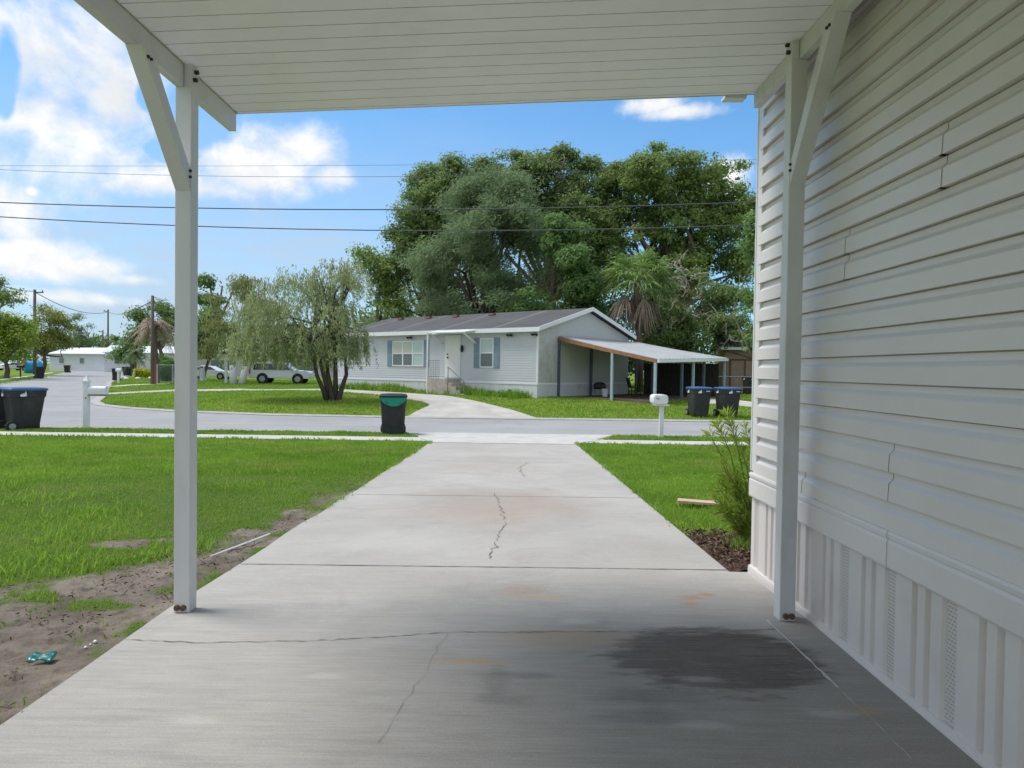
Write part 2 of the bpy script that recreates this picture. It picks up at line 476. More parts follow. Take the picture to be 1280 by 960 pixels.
RFAR = [(60, 24.6), (8, 24.6), (-4.8, 24.5), (-9, 24.7), (-12.5, 25.3), (-15, 26.4), (-17.2, 28.2), (-19.2, 31), (-21.3, 35), (-34.4, 58), (-63.5, 115), (-72, 132)]
RNEAR = [(60, 19), (8, 19), (-8, 19), (-16, 19.1), (-22, 20), (-27, 23), (-30.5, 28), (-32, 34), (-34, 41), (-36.5, 48), (-45, 65), (-63, 96), (-87, 137)]
strip('road', RFAR, RNEAR, .02, ROAD, n=260, cross=12)
def offset_line(P, d):
    P = [np.array(p[:2], float) for p in P]; out = []
    for i, p in enumerate(P):
        t = P[min(i + 1, len(P) - 1)] - P[max(i - 1, 0)]; t /= np.linalg.norm(t)
        out.append((p[0] - t[1] * d, p[1] + t[0] * d))
    return out
strip('kerb', RFAR, offset_line(RFAR, -.4), .045, KERB, n=200, cross=2)
ne = [p for p in RNEAR if True]
strip('kerb', RNEAR[:1] + [(2.9, 19)], offset_line(RNEAR, .35)[:1] + [(2.9, 18.65)], .045, KERB, n=60, cross=2)
strip('kerb', [(-2.9, 19)] + RNEAR[2:], [(-2.9, 18.65)] + offset_line(RNEAR, .35)[2:], .045, KERB, n=160, cross=2)
strip('apron', [(-1.93, 16.12), (-2.05, 16.6), (-2.35, 17.4), (-2.85, 18.4), (-2.9, 19.02)], [(1.57, 16.12), (1.7, 16.6), (2.3, 17.4), (2.85, 18.4), (2.9, 19.02)], .034, WALK, n=16, cross=10)
strip('pavement', [(-22, 16.5), (-2.06, 16.5)], [(-22, 17.5), (-2.4, 17.5)], .032, WALK, n=40, cross=3)
strip('pavement', [(1.72, 16.5), (30, 16.5)], [(2.36, 17.5), (30, 17.5)], .032, WALK, n=40, cross=3)
LOWP = [G(*q) for q in [(115, 494.6), (215, 489.8), (300, 488.6), (430, 490.5), (480, 494.5), (530, 503), (538, 507), (520, 515), (505, 523.6)]]
UPP = [G(*q) for q in [(115, 492.6), (215, 487.6), (300, 486.3), (430, 487.3), (511, 492), (560, 495.5), (595, 502), (640, 513), (672, 523.6)]]
strip('path', LOWP, UPP, .03, PATH, n=80, cross=8)
strip('pavement', [G(128, 485.2), G(165, 482.2), G(212, 480.6)], [G(128, 483.8), G(165, 480.9), G(212, 479.4)], .03, WALK, n=20, cross=2)
strip('pavement', [G(-60, 484), G(0, 476.4), G(36, 471.2), G(66, 466.3)], [G(-60, 480.5), G(0, 474.3), G(36, 469.8), G(66, 465.5)], .03, WALK, n=30, cross=2)
strip('path', [G(887, 505), G(940, 509.5)], [G(887, 499), G(940, 503)], .03, PATH, n=8, cross=3)

# ---- driveway
def slab_z(x, y): return float(gz(x, y)) + .03
d = MB()
YL = [-8, -4, 0, 2, 3, 3.8, 4.77] + list(np.linspace(5.3, 16.1, 22))
rr = random.Random(3)
XL = {y: -1.91 + (rr.uniform(-.018, .018) if y > 1 else 0) for y in YL}
for y0, y1 in zip(YL, YL[1:]):
    row = lambda y: [XL[y], -1.0, 0, 1.0, 1.545]
    a, bq = row(y0), row(y1)
    for k in range(4):
        d.add([(a[k], y0, slab_z(a[k], y0)), (a[k + 1], y0, slab_z(a[k + 1], y0)), (bq[k + 1], y1, slab_z(bq[k + 1], y1)), (bq[k], y1, slab_z(bq[k], y1))], [(0, 1, 2, 3)])
    for k, sgn in ((0, 1), (4, -1)):
        if k == 4 and y0 < 4.7: continue
        d.add([(a[k], y0, slab_z(a[k], y0)), (bq[k], y1, slab_z(bq[k], y1)), (bq[k], y1, slab_z(bq[k], y1) - .15), (a[k], y0, slab_z(a[k], y0) - .15)], [(0, 1, 2, 3)])
    if y0 < 4.7:
        d.add([(1.545, y0, slab_z(1.5, y0)), (1.78, y0, slab_z(1.78, y0)), (1.78, y1, slab_z(1.78, y1)), (1.545, y1, slab_z(1.5, y1))], [(0, 1, 2, 3)])
d.add([(1.545, 4.77, slab_z(1.5, 4.77)), (1.78, 4.77, slab_z(1.5, 4.77)), (1.78, 4.77, -.2), (1.545, 4.77, -.2)], [(0, 1, 2, 3)])
def ribbon(mb, P, w, dz=.0035, jit=0, step=.05, wj=.0):
    Q = resample(P, step); n = len(Q)
    if jit:
        for k in (0, 1):
            Q[1:-1, k] += np.cumsum(RNG.normal(0, jit, n - 2)) * .4 * np.sin(np.linspace(0, PI, n - 2)) + RNG.normal(0, jit, n - 2)
    V = []
    for i in range(n):
        t = Q[min(i + 1, n - 1)] - Q[max(i - 1, 0)]; t = t / max(np.linalg.norm(t), 1e-6)
        ww = w * (1 + (RNG.uniform(-wj, wj) if wj else 0))
        for s in (-.5, .5):
            p = Q[i] + np.array((-t[1], t[0])) * ww * s
            V.append((p[0], p[1], slab_z(p[0], p[1]) + dz))
    mb.add(V, [(2 * i, 2 * i + 2, 2 * i + 3, 2 * i + 1) for i in range(n - 1)])
d.cur = 1
for yj in (4.79, 8.03, 11.9):
    ribbon(d, [(-1.9, yj), (1.54, yj + .02)], .011, jit=.001, wj=.35)
ribbon(d, [(-1.86, 16.09), (1.54, 16.09)], .03, wj=.3)
ribbon(d, [(-1.90, 3.36), (-1.5, 3.34), (-1.0, 3.38), (-.6, 3.46), (-.316, 3.53), (.3, 3.56), (.95, 3.57), (1.42, 3.62)], .0045, jit=.004, step=.03, wj=.7)
ribbon(d, [G(*q) for q in [(618, 620), (628, 640), (632, 655), (622, 680), (612, 703)]], .007, jit=.013, step=.06, wj=.9)
ribbon(d, [(-.316, 3.53), (-.36, 3.15), (-.42, 2.8), (-.47, 2.45)], .0013, jit=.006, step=.04, wj=.8)
ribbon(d, [G(*q) for q in [(655, 598), (650, 588), (660, 580)]], .008, jit=.016, step=.06, wj=.8)
d.cur = 2
ribbon(d, [(1.43, 3.75), (1.435, 3.3)], .007, jit=.002, wj=.5)
ribbon(d, [(1.435, 3.3), (1.44, 2.95)], .013, jit=.003, wj=.6)
ribbon(d, [(1.44, 2.95), (1.44, 2.4)], .0018, jit=.002, wj=.8)
d.cur = 0
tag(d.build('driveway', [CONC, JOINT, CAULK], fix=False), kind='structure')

# ---- bare soil beside the driveway
def dirt_mask(x, y):
    xb = np.interp(y, [1.0, 2.2, 3.2, 4.15, 4.8, 6.1, 7.5, 9, 16], [-4.6, -3.9, -3.55, -3.05, -2.55, -2.28, -2.12, -2.0, -1.93])
    nz = fbm(x * 2.3, y * 2.3, 5) - .5
    d = (x - xb) + nz * .8 - .10
    m = np.clip(d / .3 + .5, 0, 1) * (y < 10)
    for cx, cy, r in ((-3.05, 5.35, .17), (-2.75, 5.55, .10), (-2.3, 5.9, .14)):
        q = np.hypot((x - cx) / 1.3, y - cy) / r + nz * 1.6
        m = np.maximum(m, np.clip((1.1 - q) * 3, 0, 1))
    m = np.maximum(m, np.clip((x + 2.22 - (y - 4) * -.02 + nz * .5) / .1, 0, 1) * np.clip((8.6 - y) / 1.5, 0, 1))
    holes = fbm(x * 3.1 + 9, y * 3.1, 8)
    return m * np.clip((.74 - holes) * 9, 0, 1)
x1 = np.linspace(-6.2, -1.9, 174); y1 = np.linspace(.8, 10, 372)
sx, sy = np.meshgrid(x1, y1)
dm = dirt_mask(sx, sy)
fade = np.clip(np.minimum.reduce([sx + 6.2, 10 - sy]) / .4, 0, 1)
sz = gz(sx, sy) + .006 + fade * (.012 + dm * (fbm(sx * 5, sy * 5, 21) - .5) * .06 + dm * (fbm(sx * 14, sy * 14, 31) - .5) * .05)
sz = np.maximum(sz, gz(sx, sy) + .007)
sz = np.where(sx > -2.1, np.minimum(sz, gz(sx, sy) + .02), sz)
si = np.arange(sx.size).reshape(sx.shape)
tag(fast_mesh('bare_soil', np.stack([sx.ravel(), sy.ravel(), sz.ravel()], 1),
    np.stack([si[:-1, :-1].ravel(), si[:-1, 1:].ravel(), si[1:, 1:].ravel(), si[1:, :-1].ravel()], 1), SOIL, attrs={'dirt': dm.ravel()}, smooth=True), kind='structure')

# ================================================================== NEAR HOUSE (pale vinyl mobile home)
WX = 1.70
nh = thing('mobile_home', 'pale beige vinyl sided home with ribbed vented skirting beside the concrete driveway', 'house', (WX, 4.74, 0))
def L(x, y, z): return (x - WX, y - 4.74, z)
SM = MB()
c = .13; z0 = .68
PRO = [(.024, 0), (.021, .57), (.017, .62), (.004, .715), (.001, .77), (.0, .957), (-.011, .962), (-.011, 1.0)]
def lap(mb, y0, y1, zb, off):
    n = len(PRO)
    V = []
    for (o, f) in PRO: V += [L(WX - o - off, y0, zb + f * c), L(WX - o - off, y1, zb + f * c)]
    mb.add(V, [(2 * i, 2 * i + 1, 2 * i + 3, 2 * i + 2) for i in range(n - 1)])
    mb.add([L(WX - PRO[0][0] - off, y0, zb), L(WX - PRO[0][0] - off, y1, zb), L(WX + .011, y1, zb), L(WX + .011, y0, zb)], [(0, 1, 2, 3)])
    if off:                                  # end edge of an overlapping panel, coloured dark for the seam shadow
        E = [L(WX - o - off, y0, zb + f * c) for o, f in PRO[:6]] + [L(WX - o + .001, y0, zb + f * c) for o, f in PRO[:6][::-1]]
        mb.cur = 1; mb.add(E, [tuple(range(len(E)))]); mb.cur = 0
seams = {0: 3.92, 1: 3.02, 3: 1.25, 5: 0.6, 7: 1.5, 9: 3.47, 11: 2.70, 13: 1.0, 15: 0.4, 17: 1.7, 19: .2}
YE = 4.70
for k in range(0, 23):
    kk = k if k == 0 else (k if k % 2 else k - 1)
    s = seams.get(kk, .5)
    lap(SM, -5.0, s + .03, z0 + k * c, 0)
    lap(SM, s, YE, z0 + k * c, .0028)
so = SM.build('siding', [SIDING, mat('panel_edge_shade', (.31, .29, .265), .8, .1)], nh, smooth=True, fix=False)
em = so.modifiers.new('split', 'EDGE_SPLIT'); em.split_angle = math.radians(28)
wb = MB()
wb.box(L(WX + .03, -5.0, -.2), L(WX + 4.2, 4.70, 3.7))
wb.build('wall', GAP, nh)
ct = MB()
ct.box(L(WX - .024, 4.655, .69), L(WX + .07, 4.75, 3.68))
ct.box(L(WX - .03, 4.735, .69), L(WX + .07, 4.755, 3.68))
ct.build('corner_trim', WHITE, nh, bevel=.004)
bd = MB()
def band(mb, y0, y1, off):
    P = [(.030, .515), (.034, .525), (.034, .63), (.026, .645), (.034, .650), (.036, .668), (.030, .680), (.0, .684), (-.004, .515)]
    mb.add([L(WX - o - off, y0, z) for o, z in P] + [L(WX - o - off, y1, z) for o, z in P],
           [(i, (i + 1) % len(P), len(P) + (i + 1) % len(P), len(P) + i) for i in range(len(P))] + [tuple(range(len(P))), tuple(range(len(P), 2 * len(P)))])
band(bd, 3.0, 4.745, .004); band(bd, -.6, 3.03, 0); band(bd, -5, -.59, 0)
bd.build('trim_band', SIDING, nh)
sk = MB()
PER = .41
prof = [(-.031, -.016), (.031, -.016), (.046, 0), (.115, 0), (.130, -.022), (.142, -.022), (.155, 0), (.205, 0), (.220, -.022), (.232, -.022), (.245, 0), (.30, 0), (.365, 0)]
P = []
for i in range(-17, 6):
    for (a, o) in prof:
        yy = 2.587 + i * PER + a
        if -5 < yy < 4.73: P.append((yy, o))
P = [(-5, 0)] + P + [(4.735, 0)]
V = []
for yy, o in P: V += [L(WX - .018 - o, yy, .03), L(WX - .018 - o, yy, .53)]
sk.add(V, [(2 * i, 2 * i + 2, 2 * i + 3, 2 * i + 1) for i in range(len(P) - 1)])
sk.build('skirting', SKIRT, nh, fix=False)
vm = MB()
def vent_mat():
    m, t, b = new_mat('vent_perforations')
    co = t.coord(); X, Y, Z = t.sep(co)
    r = t.math('FLOORED_MODULO', Z, .016); row = t.math('FLOOR', t.math('DIVIDE', Z, .016))
    yy = t.math('FLOORED_MODULO', t.math('ADD', Y, t.math('MULTIPLY', t.math('FLOORED_MODULO', row, 2.), .009)), .018)
    k = t.math('MULTIPLY', t.math('LESS_THAN', r, .006), t.math('LESS_THAN', yy, .012))
    t.put(b.inputs['Base Color'], t.mix(k, (.58, .54, .50), (.36, .33, .30)))
    b.inputs['Roughness'].default_value = .5
    t.put(b.inputs['Normal'], t.bump(k, -.6, .004))
    return m
VENT = vent_mat()
for i in range(-17, 6):
    yy = 2.587 + i * PER
    if not (-4.9 < yy < 4.7): continue
    v = MB(); v.box(L(WX - .006, yy - .029, .04), L(WX + .004, yy + .030, .52)); v.build('vent_strip', VENT, nh)
tr = MB(); tr.prism([(0, 0), (0, 0)], 0, 0) if False else None
tr.add([L(WX - o, y, z) for y in (-5, 4.74) for o, z in [(.0, -.03), (.036, -.03), (.036, .010), (.032, .030), (.020, .034), (.0, .034)]],
       [(i, (i + 1) % 6, 6 + (i + 1) % 6, 6 + i) for i in range(6)] + [tuple(range(6)), tuple(range(6, 12))])
tr.build('bottom_track', SKIRT, nh)
rf = MB()
rf.prism([(-.45, 3.62), (4.65, 3.62), (4.65, 3.72), (2.1, 4.5), (-.45, 3.72)], -9.9, .35)  # unseen roof, added to block light from above
rf.build('roof', mat('dark_shingle_roof', (.10, .10, .105), .9, .2, 12, bump=.3), nh)
# street-facing wall skin so that the corner reads from aside
fw = MB()
for k in range(23):
    zb = z0 + k * c
    fw.add([(0.07, .012, zb), (4.2, .012, zb), (4.2, .0, zb + c), (0.07, .0, zb + c)], [(0, 1, 2, 3)])
    fw.add([(0.07, .012, zb), (4.2, .012, zb), (4.2, -.03, zb), (0.07, -.03, zb)], [(0, 1, 2, 3)])
fw.box((0.0, -.03, -.2), (4.2, .004, .684))
fw.build('front_siding', SIDING, nh, fix=False)

# ================================================================== CARPORT
cp = thing('carport', 'white aluminium carport roof on braced square posts over the driveway', 'carport')
XLc, XRc, YP, PW = -1.81, 1.54, 3.79, .088
ZL, ZR = 2.885, 3.08                       # beam undersides
def roof_z(x): return 3.005 + (x + 1.80) * (3.178 - 3.005) / 3.30
for xc, zb, s in ((XLc, ZL, 1), (XRc, ZR, -1)):
    ph = MB()
    h = PW / 2
    ph.box((xc - h, YP - h, 0), (xc + h, YP + h, zb))
    po = ph.build('post', WHITE, cp, bevel=.004)
    tb = MB(); xi = xc + s * h
    tb.box((min(xi, xi - s * .040), YP - h, zb - .001), (max(xi, xi - s * .040), YP + h, zb + .135))
    tb.build('post_tab', WHITE, cp, bevel=.003)
    # rear post of the same row, behind the camera
    ph = MB(); ph.box((xc - h, -.45 - h, 0), (xc + h, -.45 + h, zb)); ph.build('post', WHITE, cp, bevel=.004)
    # beam: sits on the outer half of the posts
    bm_ = MB(); x0 = xc - s * h * 1.0; x1_ = xi - s * .042
    zt = roof_z(x1_) - .002
    bm_.box((min(x0, x1_), -.75, zb), (max(x0, x1_), 4.45, zt))
    bm_.build('beam', WHITE, cp, bevel=.003)
    ec = MB(); ec.box((min(x0, x1_) + .002, 4.4505, zb + .002), (max(x0, x1_) - .002, 4.456, zt - .002)); ec.build('end_cap', WHITE, cp)
    # brace towards the camera
    br = MB()
    a = Vector((xc, YP - h - .03, 2.38 if s > 0 else 2.46)); q = Vector((xc - s * .004, YP - .50, zb + .005))
    dd = (q - a)
    br_w = .082
    P0 = [(a.y + .028, a.z - .06), (a.y + .028, a.z + .06), (q.y + .07, zb - .001), (q.y - .035, zb - .001)]
    V = [(xc - br_w / 2, yy, zz) for yy, zz in P0] + [(xc + br_w / 2, yy, zz) for yy, zz in P0]
    br.add(V, [(0, 1, 2, 3), (7, 6, 5, 4), (0, 4, 5, 1), (1, 5, 6, 2), (2, 6, 7, 3), (3, 7, 4, 0)])
    br.build('brace', WHITE, cp, bevel=.003)
    for zz in (.045, .092):
        bo = MB(); bo.cyl((xi + s * .008, YP - .012 + (zz - .06) * .3, zb + zz), (1, 0, 0), .012, .022, 10); bo.build('bolt', BLACK, cp)
    for dz in (.022, .055):
        bo = MB(); bo.cyl((xc + s * (br_w / 2 + .003), YP - h - .012, a.z - .01 + dz), (1, 0, 0), .008, .014, 8); bo.build('bolt', BLACK, cp)
    for dy in (-.015, .012):
        bo = MB(); bo.cyl((xc + s * (br_w / 2 + .003), q.y + .03 + dy, zb - .04), (1, 0, 0), .008, .012, 8); bo.build('bolt', BLACK, cp)
    for dx in (-.017, .017):
        bo = MB(); bo.cyl((xc + dx - s * .006, YP - h - .004, .028), (0, 1, 0), .0165, .02, 14); bo.build('bolt', RUST, cp, bevel=.004)
# roof made of ribbed pans, running across
pan = MB(); pw = .13; SEAM = mat('panel_seam_shade', (.54, .535, .53), .9, .2, 8)  # seam recesses coloured darker to stand for their shade
x0, x1_ = -1.80, 1.66
y = -.9  # unseen rear end of the roof cut short to let in light
while y < 4.44:
    ye = min(y + pw, 4.47)
    g = .006
    pts = [(y, 0), (y + g, .012)] if False else None
    for (ya, yb, za, zb_) in ((y, y + .005, .012, .012), (y + .005, ye, 0, 0)):
        pan.cur = 1 if za else 0
        pan.add([(x0, ya, roof_z(x0) + za), (x1_, ya, roof_z(x1_) + za), (x1_, yb, roof_z(x1_) + zb_), (x0, yb, roof_z(x0) + zb_)], [(0, 1, 2, 3)])
    pan.cur = 1
    for yy in (y, y + .005):
        pan.add([(x0, yy, roof_z(x0)), (x1_, yy, roof_z(x1_)), (x1_, yy, roof_z(x1_) + .012), (x0, yy, roof_z(x0) + .012)], [(0, 1, 2, 3)])
    y = ye
pan.build('roof_panel', [CEIL, SEAM], cp, fix=False)
rt = MB()
rt.add([(x0 - .12, -.9, roof_z(x0) + .02), (x1_, -.9, roof_z(x1_) + .02), (x1_, 4.47, roof_z(x1_) + .02), (x0 - .12, 4.47, roof_z(x0) + .02)], [(0, 1, 2, 3)])
rt.add([(x0 - .12, -.9, roof_z(x0) + .10), (x1_, -.9, roof_z(x1_) + .10), (x1_, 4.47, roof_z(x1_) + .10), (x0 - .12, 4.47, roof_z(x0) + .10)], [(0, 1, 2, 3)])
rt.build('roof_sheet', CEIL, cp, fix=False)
fa = MB()
fa.add([(x0 - .10, 4.472, roof_z(x0) - .004), (x1_, 4.472, roof_z(x1_) - .004), (x1_, 4.472, roof_z(x1_) + .11), (x0 - .10, 4.472, roof_z(x0) + .11),
        (x0 - .10, 4.48, roof_z(x0) - .004), (x1_, 4.48, roof_z(x1_) - .004), (x1_, 4.48, roof_z(x1_) + .11), (x0 - .10, 4.48, roof_z(x0) + .11)],
       [(0, 1, 2, 3), (7, 6, 5, 4), (0, 4, 5, 1), (1, 5, 6, 2), (2, 6, 7, 3), (3, 7, 4, 0)])
fa.build('fascia', WHITE, cp)
fl = MB(); fl.box((1.36, 4.4805, 3.158), (1.50, 4.56, 3.176)); fl.build('drip_flap', WHITE, cp)
# ================================================================== HOUSE ACROSS THE STREET
TH = math.radians(-38)
CORN = Vector((1.17, 31.4, .08))
HSID = mat('pale_blue_siding', (.56, .575, .60), .5, .03, 1.2, dirt=(.47, .47, .44), dirt_amt=.3)
def gable_siding():
    m, t, b = new_mat('weathered_siding')
    co = t.coord(); X, Y, Z = t.sep(co)
    n = t.noise(co, 2.2, 6, .65)
    k = t.math('MULTIPLY', t.map(Y, 1.75, 1.4), t.map(t.math('ADD', n, t.math('MULTIPLY', Z, -.05)), .3, .55))
    c = t.mix(t.math('MULTIPLY', k, .65), (.52, .525, .52), (.36, .35, .24))
    t.put(b.inputs['Base Color'], c); b.inputs['Roughness'].default_value = .55
    return m
GSID = gable_siding()
HSK = mat('white_skirt_panel', (.62, .63, .65), .6, .05, 3, dirt=(.36, .35, .31), dirt_amt=.5, stretch=(1, 1, .5))
TRIM = mat('white_trim', (.74, .74, .75), .5, .03, 3)
def shingle_mat():
    m, t, b = new_mat('grey_shingles')
    co = t.coord(); X, Y, Z = t.sep(co)
    n = t.noise(co, .8, 6, .65); f = t.noise(t.scale(co, (3, 7, 7)), 4, 3, .7)
    c = t.mix(t.map(n, .3, .7), (.062, .062, .064), (.092, .092, .094))
    c = t.mix(t.math('MULTIPLY', t.map(f, .4, .7), .5), c, (.06, .06, .064))
    # lighter worn panel seams running up the slope
    s = t.math('ABSOLUTE', t.math('SUBTRACT', t.math('FLOORED_MODULO', t.math('ADD', X, t.math('MULTIPLY', n, .3)), 3.6), 1.2))
    c = t.mix(t.math('MULTIPLY', t.map(s, .22, .05), .5), c, (.19, .187, .185))
    t.put(b.inputs['Base Color'], c); b.inputs['Roughness'].default_value = .9
    t.put(b.inputs['Normal'], t.bump(f, .5, .02))
    return m
SHING = shingle_mat()
SHUT = mat('blue_grey_shutter', (.20, .28, .34), .55, .1, 6)
GLASS = mat('dark_window_glass', (.10, .13, .14), .08, .1, 2, spec=.6)
BLIND = mat('window_with_cream_blind', (.46, .50, .42), .2, .06, 3, spec=.6, stretch=(1, 1, 18))
BLINDG = mat('window_with_pale_green_blind', (.42, .54, .52), .2, .06, 3, spec=.6, stretch=(1, 1, 18))
STEEL = mat('grey_railing', (.22, .23, .25), .5, .1, 10, metal=.3)
STEP = mat('step_concrete', (.40, .36, .32), .9, .2, 5, dirt=(.2, .17, .14), dirt_amt=.5)
DARK = mat('dark_plastic', (.02, .02, .022), .45, .2, 12)

ah = thing('mobile_home', 'long pale blue mobile home with grey gable roof and shuttered windows across the street', 'house', CORN, TH)
LEN, WID, EAVE, RIDGE, BASE = 14.6, 8.6, 3.12, 4.28, .66
def lap_wall(mb, p0, p1, nrm, z0, z1, cse=.118, clip=None, proud=.024):
    """real lapped courses; clip(z) gives the span fraction (a, b) at height z"""
    p0 = Vector(p0); p1 = Vector(p1); nrm = Vector(nrm)
    z = z0
    while z < z1 - .01:
        zt = min(z + cse, z1)
        a0, b0 = clip(z) if clip else (0, 1)
        a1, b1 = clip(zt) if clip else (0, 1)
        q = lambda f, zz, o: (p0.lerp(p1, f) + nrm * o + Vector((0, 0, zz)))
        mb.add([q(a0, z, proud), q(b0, z, proud), q(b1, zt, .002), q(a1, zt, .002)], [(0, 1, 2, 3)])
        mb.add([q(a0, z, proud), q(b0, z, proud), q(b0, z, 0), q(a0, z, 0)], [(0, 3, 2, 1)])
        z = zt
w = MB(); lap_wall(w, (-LEN, 0, 0), (0, 0, 0), (0, -1, 0), BASE, EAVE)
w.build('front_siding', HSID, ah, fix=False)
w = MB()
gclip = lambda z: (0, 1) if z <= EAVE else ((z - EAVE) / (RIDGE - EAVE) * .5, 1 - (z - EAVE) / (RIDGE - EAVE) * .5)
lap_wall(w, (0, 0, 0), (0, WID, 0), (1, 0, 0), BASE, RIDGE - .02, clip=gclip)
w.build('gable_siding', GSID, ah, fix=False)
w = MB(); w.box((-LEN + .02, .012, -.3), (-.012, WID, EAVE)); w.build('wall', HSID, ah)
w = MB()
i = 0
x = -LEN
while x < -.02:                               # ribbed skirting
    x2 = min(x + .15, 0)
    w.add([(x, -.012, -.3), (x2, -.012, -.3), (x2, -.012, BASE - .04), (x, -.012, BASE - .04)], [(0, 1, 2, 3)])
    w.add([(x, -.012, -.3), (x + .02, .008, -.3), (x + .02, .008, BASE - .04), (x, -.012, BASE - .04)], [(0, 1, 2, 3)])
    x = x2
y = 0
while y < WID - .02:
    y2 = min(y + .15, WID)
    w.add([(.012, y, -.3), (.012, y2 - .02, -.3), (.012, y2 - .02, BASE - .04), (.012, y, BASE - .04)], [(0, 1, 2, 3)])
    y = y2
w.box((-LEN + .02, .0085, -.3), (.004, WID, BASE - .05))
w.build('skirting', HSK, ah, fix=False)
w = MB(); w.box((-LEN, -.035, BASE - .06), (.035, .0, BASE + .02)); w.box((.0, 0.001, BASE - .06), (.035, WID, BASE + .02)); w.build('base_trim', TRIM, ah)
w = MB(); w.box((-.06, -.028, BASE), (.028, .05, EAVE)); w.build('corner_post', TRIM, ah)
for (x, y0) in ((-10.1, 0), (-4.35, 0), (-1.6, 0)):
    w = MB(); w.box((x - .09, -.028, .12), (x + .09, -.012, .34)); w.build('skirt_vent', DARK, ah)
# roof
r = MB(); OH = .32; RO = .28
sl = (RIDGE - EAVE) / (WID / 2)
zE = EAVE - OH * sl + .08
r.prism([], 0, 0) if False else None
def roof_slab(mb, xa, xb, w_, oh, ze, zr, th):
    pts = [(-oh, ze), (w_ / 2, zr), (w_ + oh, ze), (w_ + oh, ze + th), (w_ / 2, zr + th), (-oh, ze + th)]
    V = [(xa, p[0], p[1]) for p in pts] + [(xb, p[0], p[1]) for p in pts]
    mb.add(V, [(0, 1, 4, 5), (1, 2, 3, 4), (11, 10, 7, 6), (10, 9, 8, 7)] + [(i, i + 6, (i + 1) % 6 + 6, (i + 1) % 6) for i in range(6)])
roof_slab(r, -LEN - RO, RO, WID, OH, zE, RIDGE + .08, .10)
ro = r.build('roof', SHING, ah)
for xv in (-13.0, -10.6, -8.4, -5.7):
    v = MB(); yv = 3.55; zv = EAVE + yv * sl + .17
    v.box((xv - .2, yv - .16, zv), (xv + .2, yv + .16, zv + .13), taper=.7); v.build('roof_vent', mat('brown_roof_vent', (.13, .055, .045), .6, .1), ro)
w = MB(); w.box((-LEN - RO, -OH - .03, zE - .08), (RO, -OH - .001, zE + .125)); w.build('fascia', TRIM, ah)
w = MB()
for sgn in (0, 1):
    a = (-OH - .03, zE - .06); bpt = (WID / 2, RIDGE + .02)
    if sgn: a = (WID + OH + .03, zE - .06)
    V = []
    for xx in (RO + .002, RO + .04): V += [(xx, a[0], a[1]), (xx, bpt[0], bpt[1]), (xx, bpt[0], bpt[1] + .2), (xx, a[0], a[1] + .2)]
    w.add(V, [(0, 1, 2, 3), (7, 6, 5, 4), (0, 4, 5, 1), (1, 5, 6, 2), (2, 6, 7, 3), (3, 7, 4, 0)])
w.build('rake_board', TRIM, ah)
w = MB(); w.box((-LEN, -OH, zE - .012), (RO, -.02, zE - .002)); w.build('soffit', TRIM, ah)
# windows
def window(parent, x0, x1, z0_, z1_, n, up, low, shutters=None, front=-.018):
    w = MB(); t = .055
    w.box((x0 - t, front - .045, z0_ - t), (x1 + t, front, z0_)); w.box((x0 - t, front - .045, z1_), (x1 + t, front, z1_ + t))
    w.box((x0 - t, front - .044, z0_), (x0, front, z1_)); w.box((x1, front - .044, z0_), (x1 + t, front, z1_))
    for k in range(1, n):
        xm = x0 + (x1 - x0) * k / n
        w.box((xm - .045, front - .043, z0_), (xm + .045, front, z1_))
    zm = (z0_ + z1_) / 2
    w.box((x0, front - .042, zm - .03), (x1, front, zm + .03))
    fr = w.build('window', TRIM, parent)
    for k in range(n):
        xa = x0 + (x1 - x0) * k / n; xb = x0 + (x1 - x0) * (k + 1) / n
        p = MB(); p.box((xa, front - .022, zm), (xb, front - .002, z1_)); p.build('pane', up[k % len(up)], fr)
        p = MB(); p.box((xa, front - .016, z0_), (xb, front - .002, zm)); p.build('pane', low[k % len(low)], fr)
    if shutters:
        for (a, bq) in shutters:
            s = MB(); s.box((a, front - .03, z0_ - .08), (bq, front, z1_ + .08))
            zm2 = (z0_ + z1_) / 2
            for (za, zb) in ((z0_, zm2 - .06), (zm2 + .06, z1_)):
                for q in range(8):
                    zz = za + (zb - za) * q / 8
                    s.add([(a + .05, front - .031, zz + .02), (bq - .05, front - .031, zz + .02), (bq - .05, front - .045, zz), (a + .05, front - .045, zz)], [(0, 1, 2, 3)])
            s.build('shutter', SHUT, parent)
window(ah, -3.42, -2.66, 1.42, 2.74, 1, [BLINDG], [GLASS], [(-3.88, -3.49), (-2.59, -2.25)])
window(ah, -9.72, -7.42, 1.44, 2.70, 3, [BLIND, BLIND, BLINDG], [GLASS, GLASS, BLINDG], [(-10.2, -9.79), (-7.35, -7.0)])
dw = MB(); dw.box((-5.80, -.06, .80), (-4.76, -.018, 2.98)); dfr = dw.build('door_frame', TRIM, ah)
dw = MB(); dw.box((-5.72, -.075, .86), (-4.84, -.061, 2.90))
dr = dw.build('door', mat('white_door', (.72, .72, .70), .4, .03), ah, bevel=.004)
h = MB(); h.cyl((-5.60, -.10, 1.85), (0, 1, 0), .045, .05, 10); h.build('handle', DARK, dr)
h = MB(); h.cyl((-5.60, -.10, 2.02), (0, 1, 0), .035, .04, 10); h.build('lock', DARK, dr)
lp = MB(); lp.loft([rrect(.06, .06, .02, 2.12, -4.62, -.10), rrect(.15, .14, .05, 2.22, -4.62, -.10), rrect(.13, .12, .05, 2.40, -4.62, -.10), rrect(.05, .05, .02, 2.48, -4.62, -.10)]); lp.bar((-4.62, -.02, 2.3), (-4.62, -.1, 2.3), .05, .05); lp.build('wall_lamp', DARK, ah)
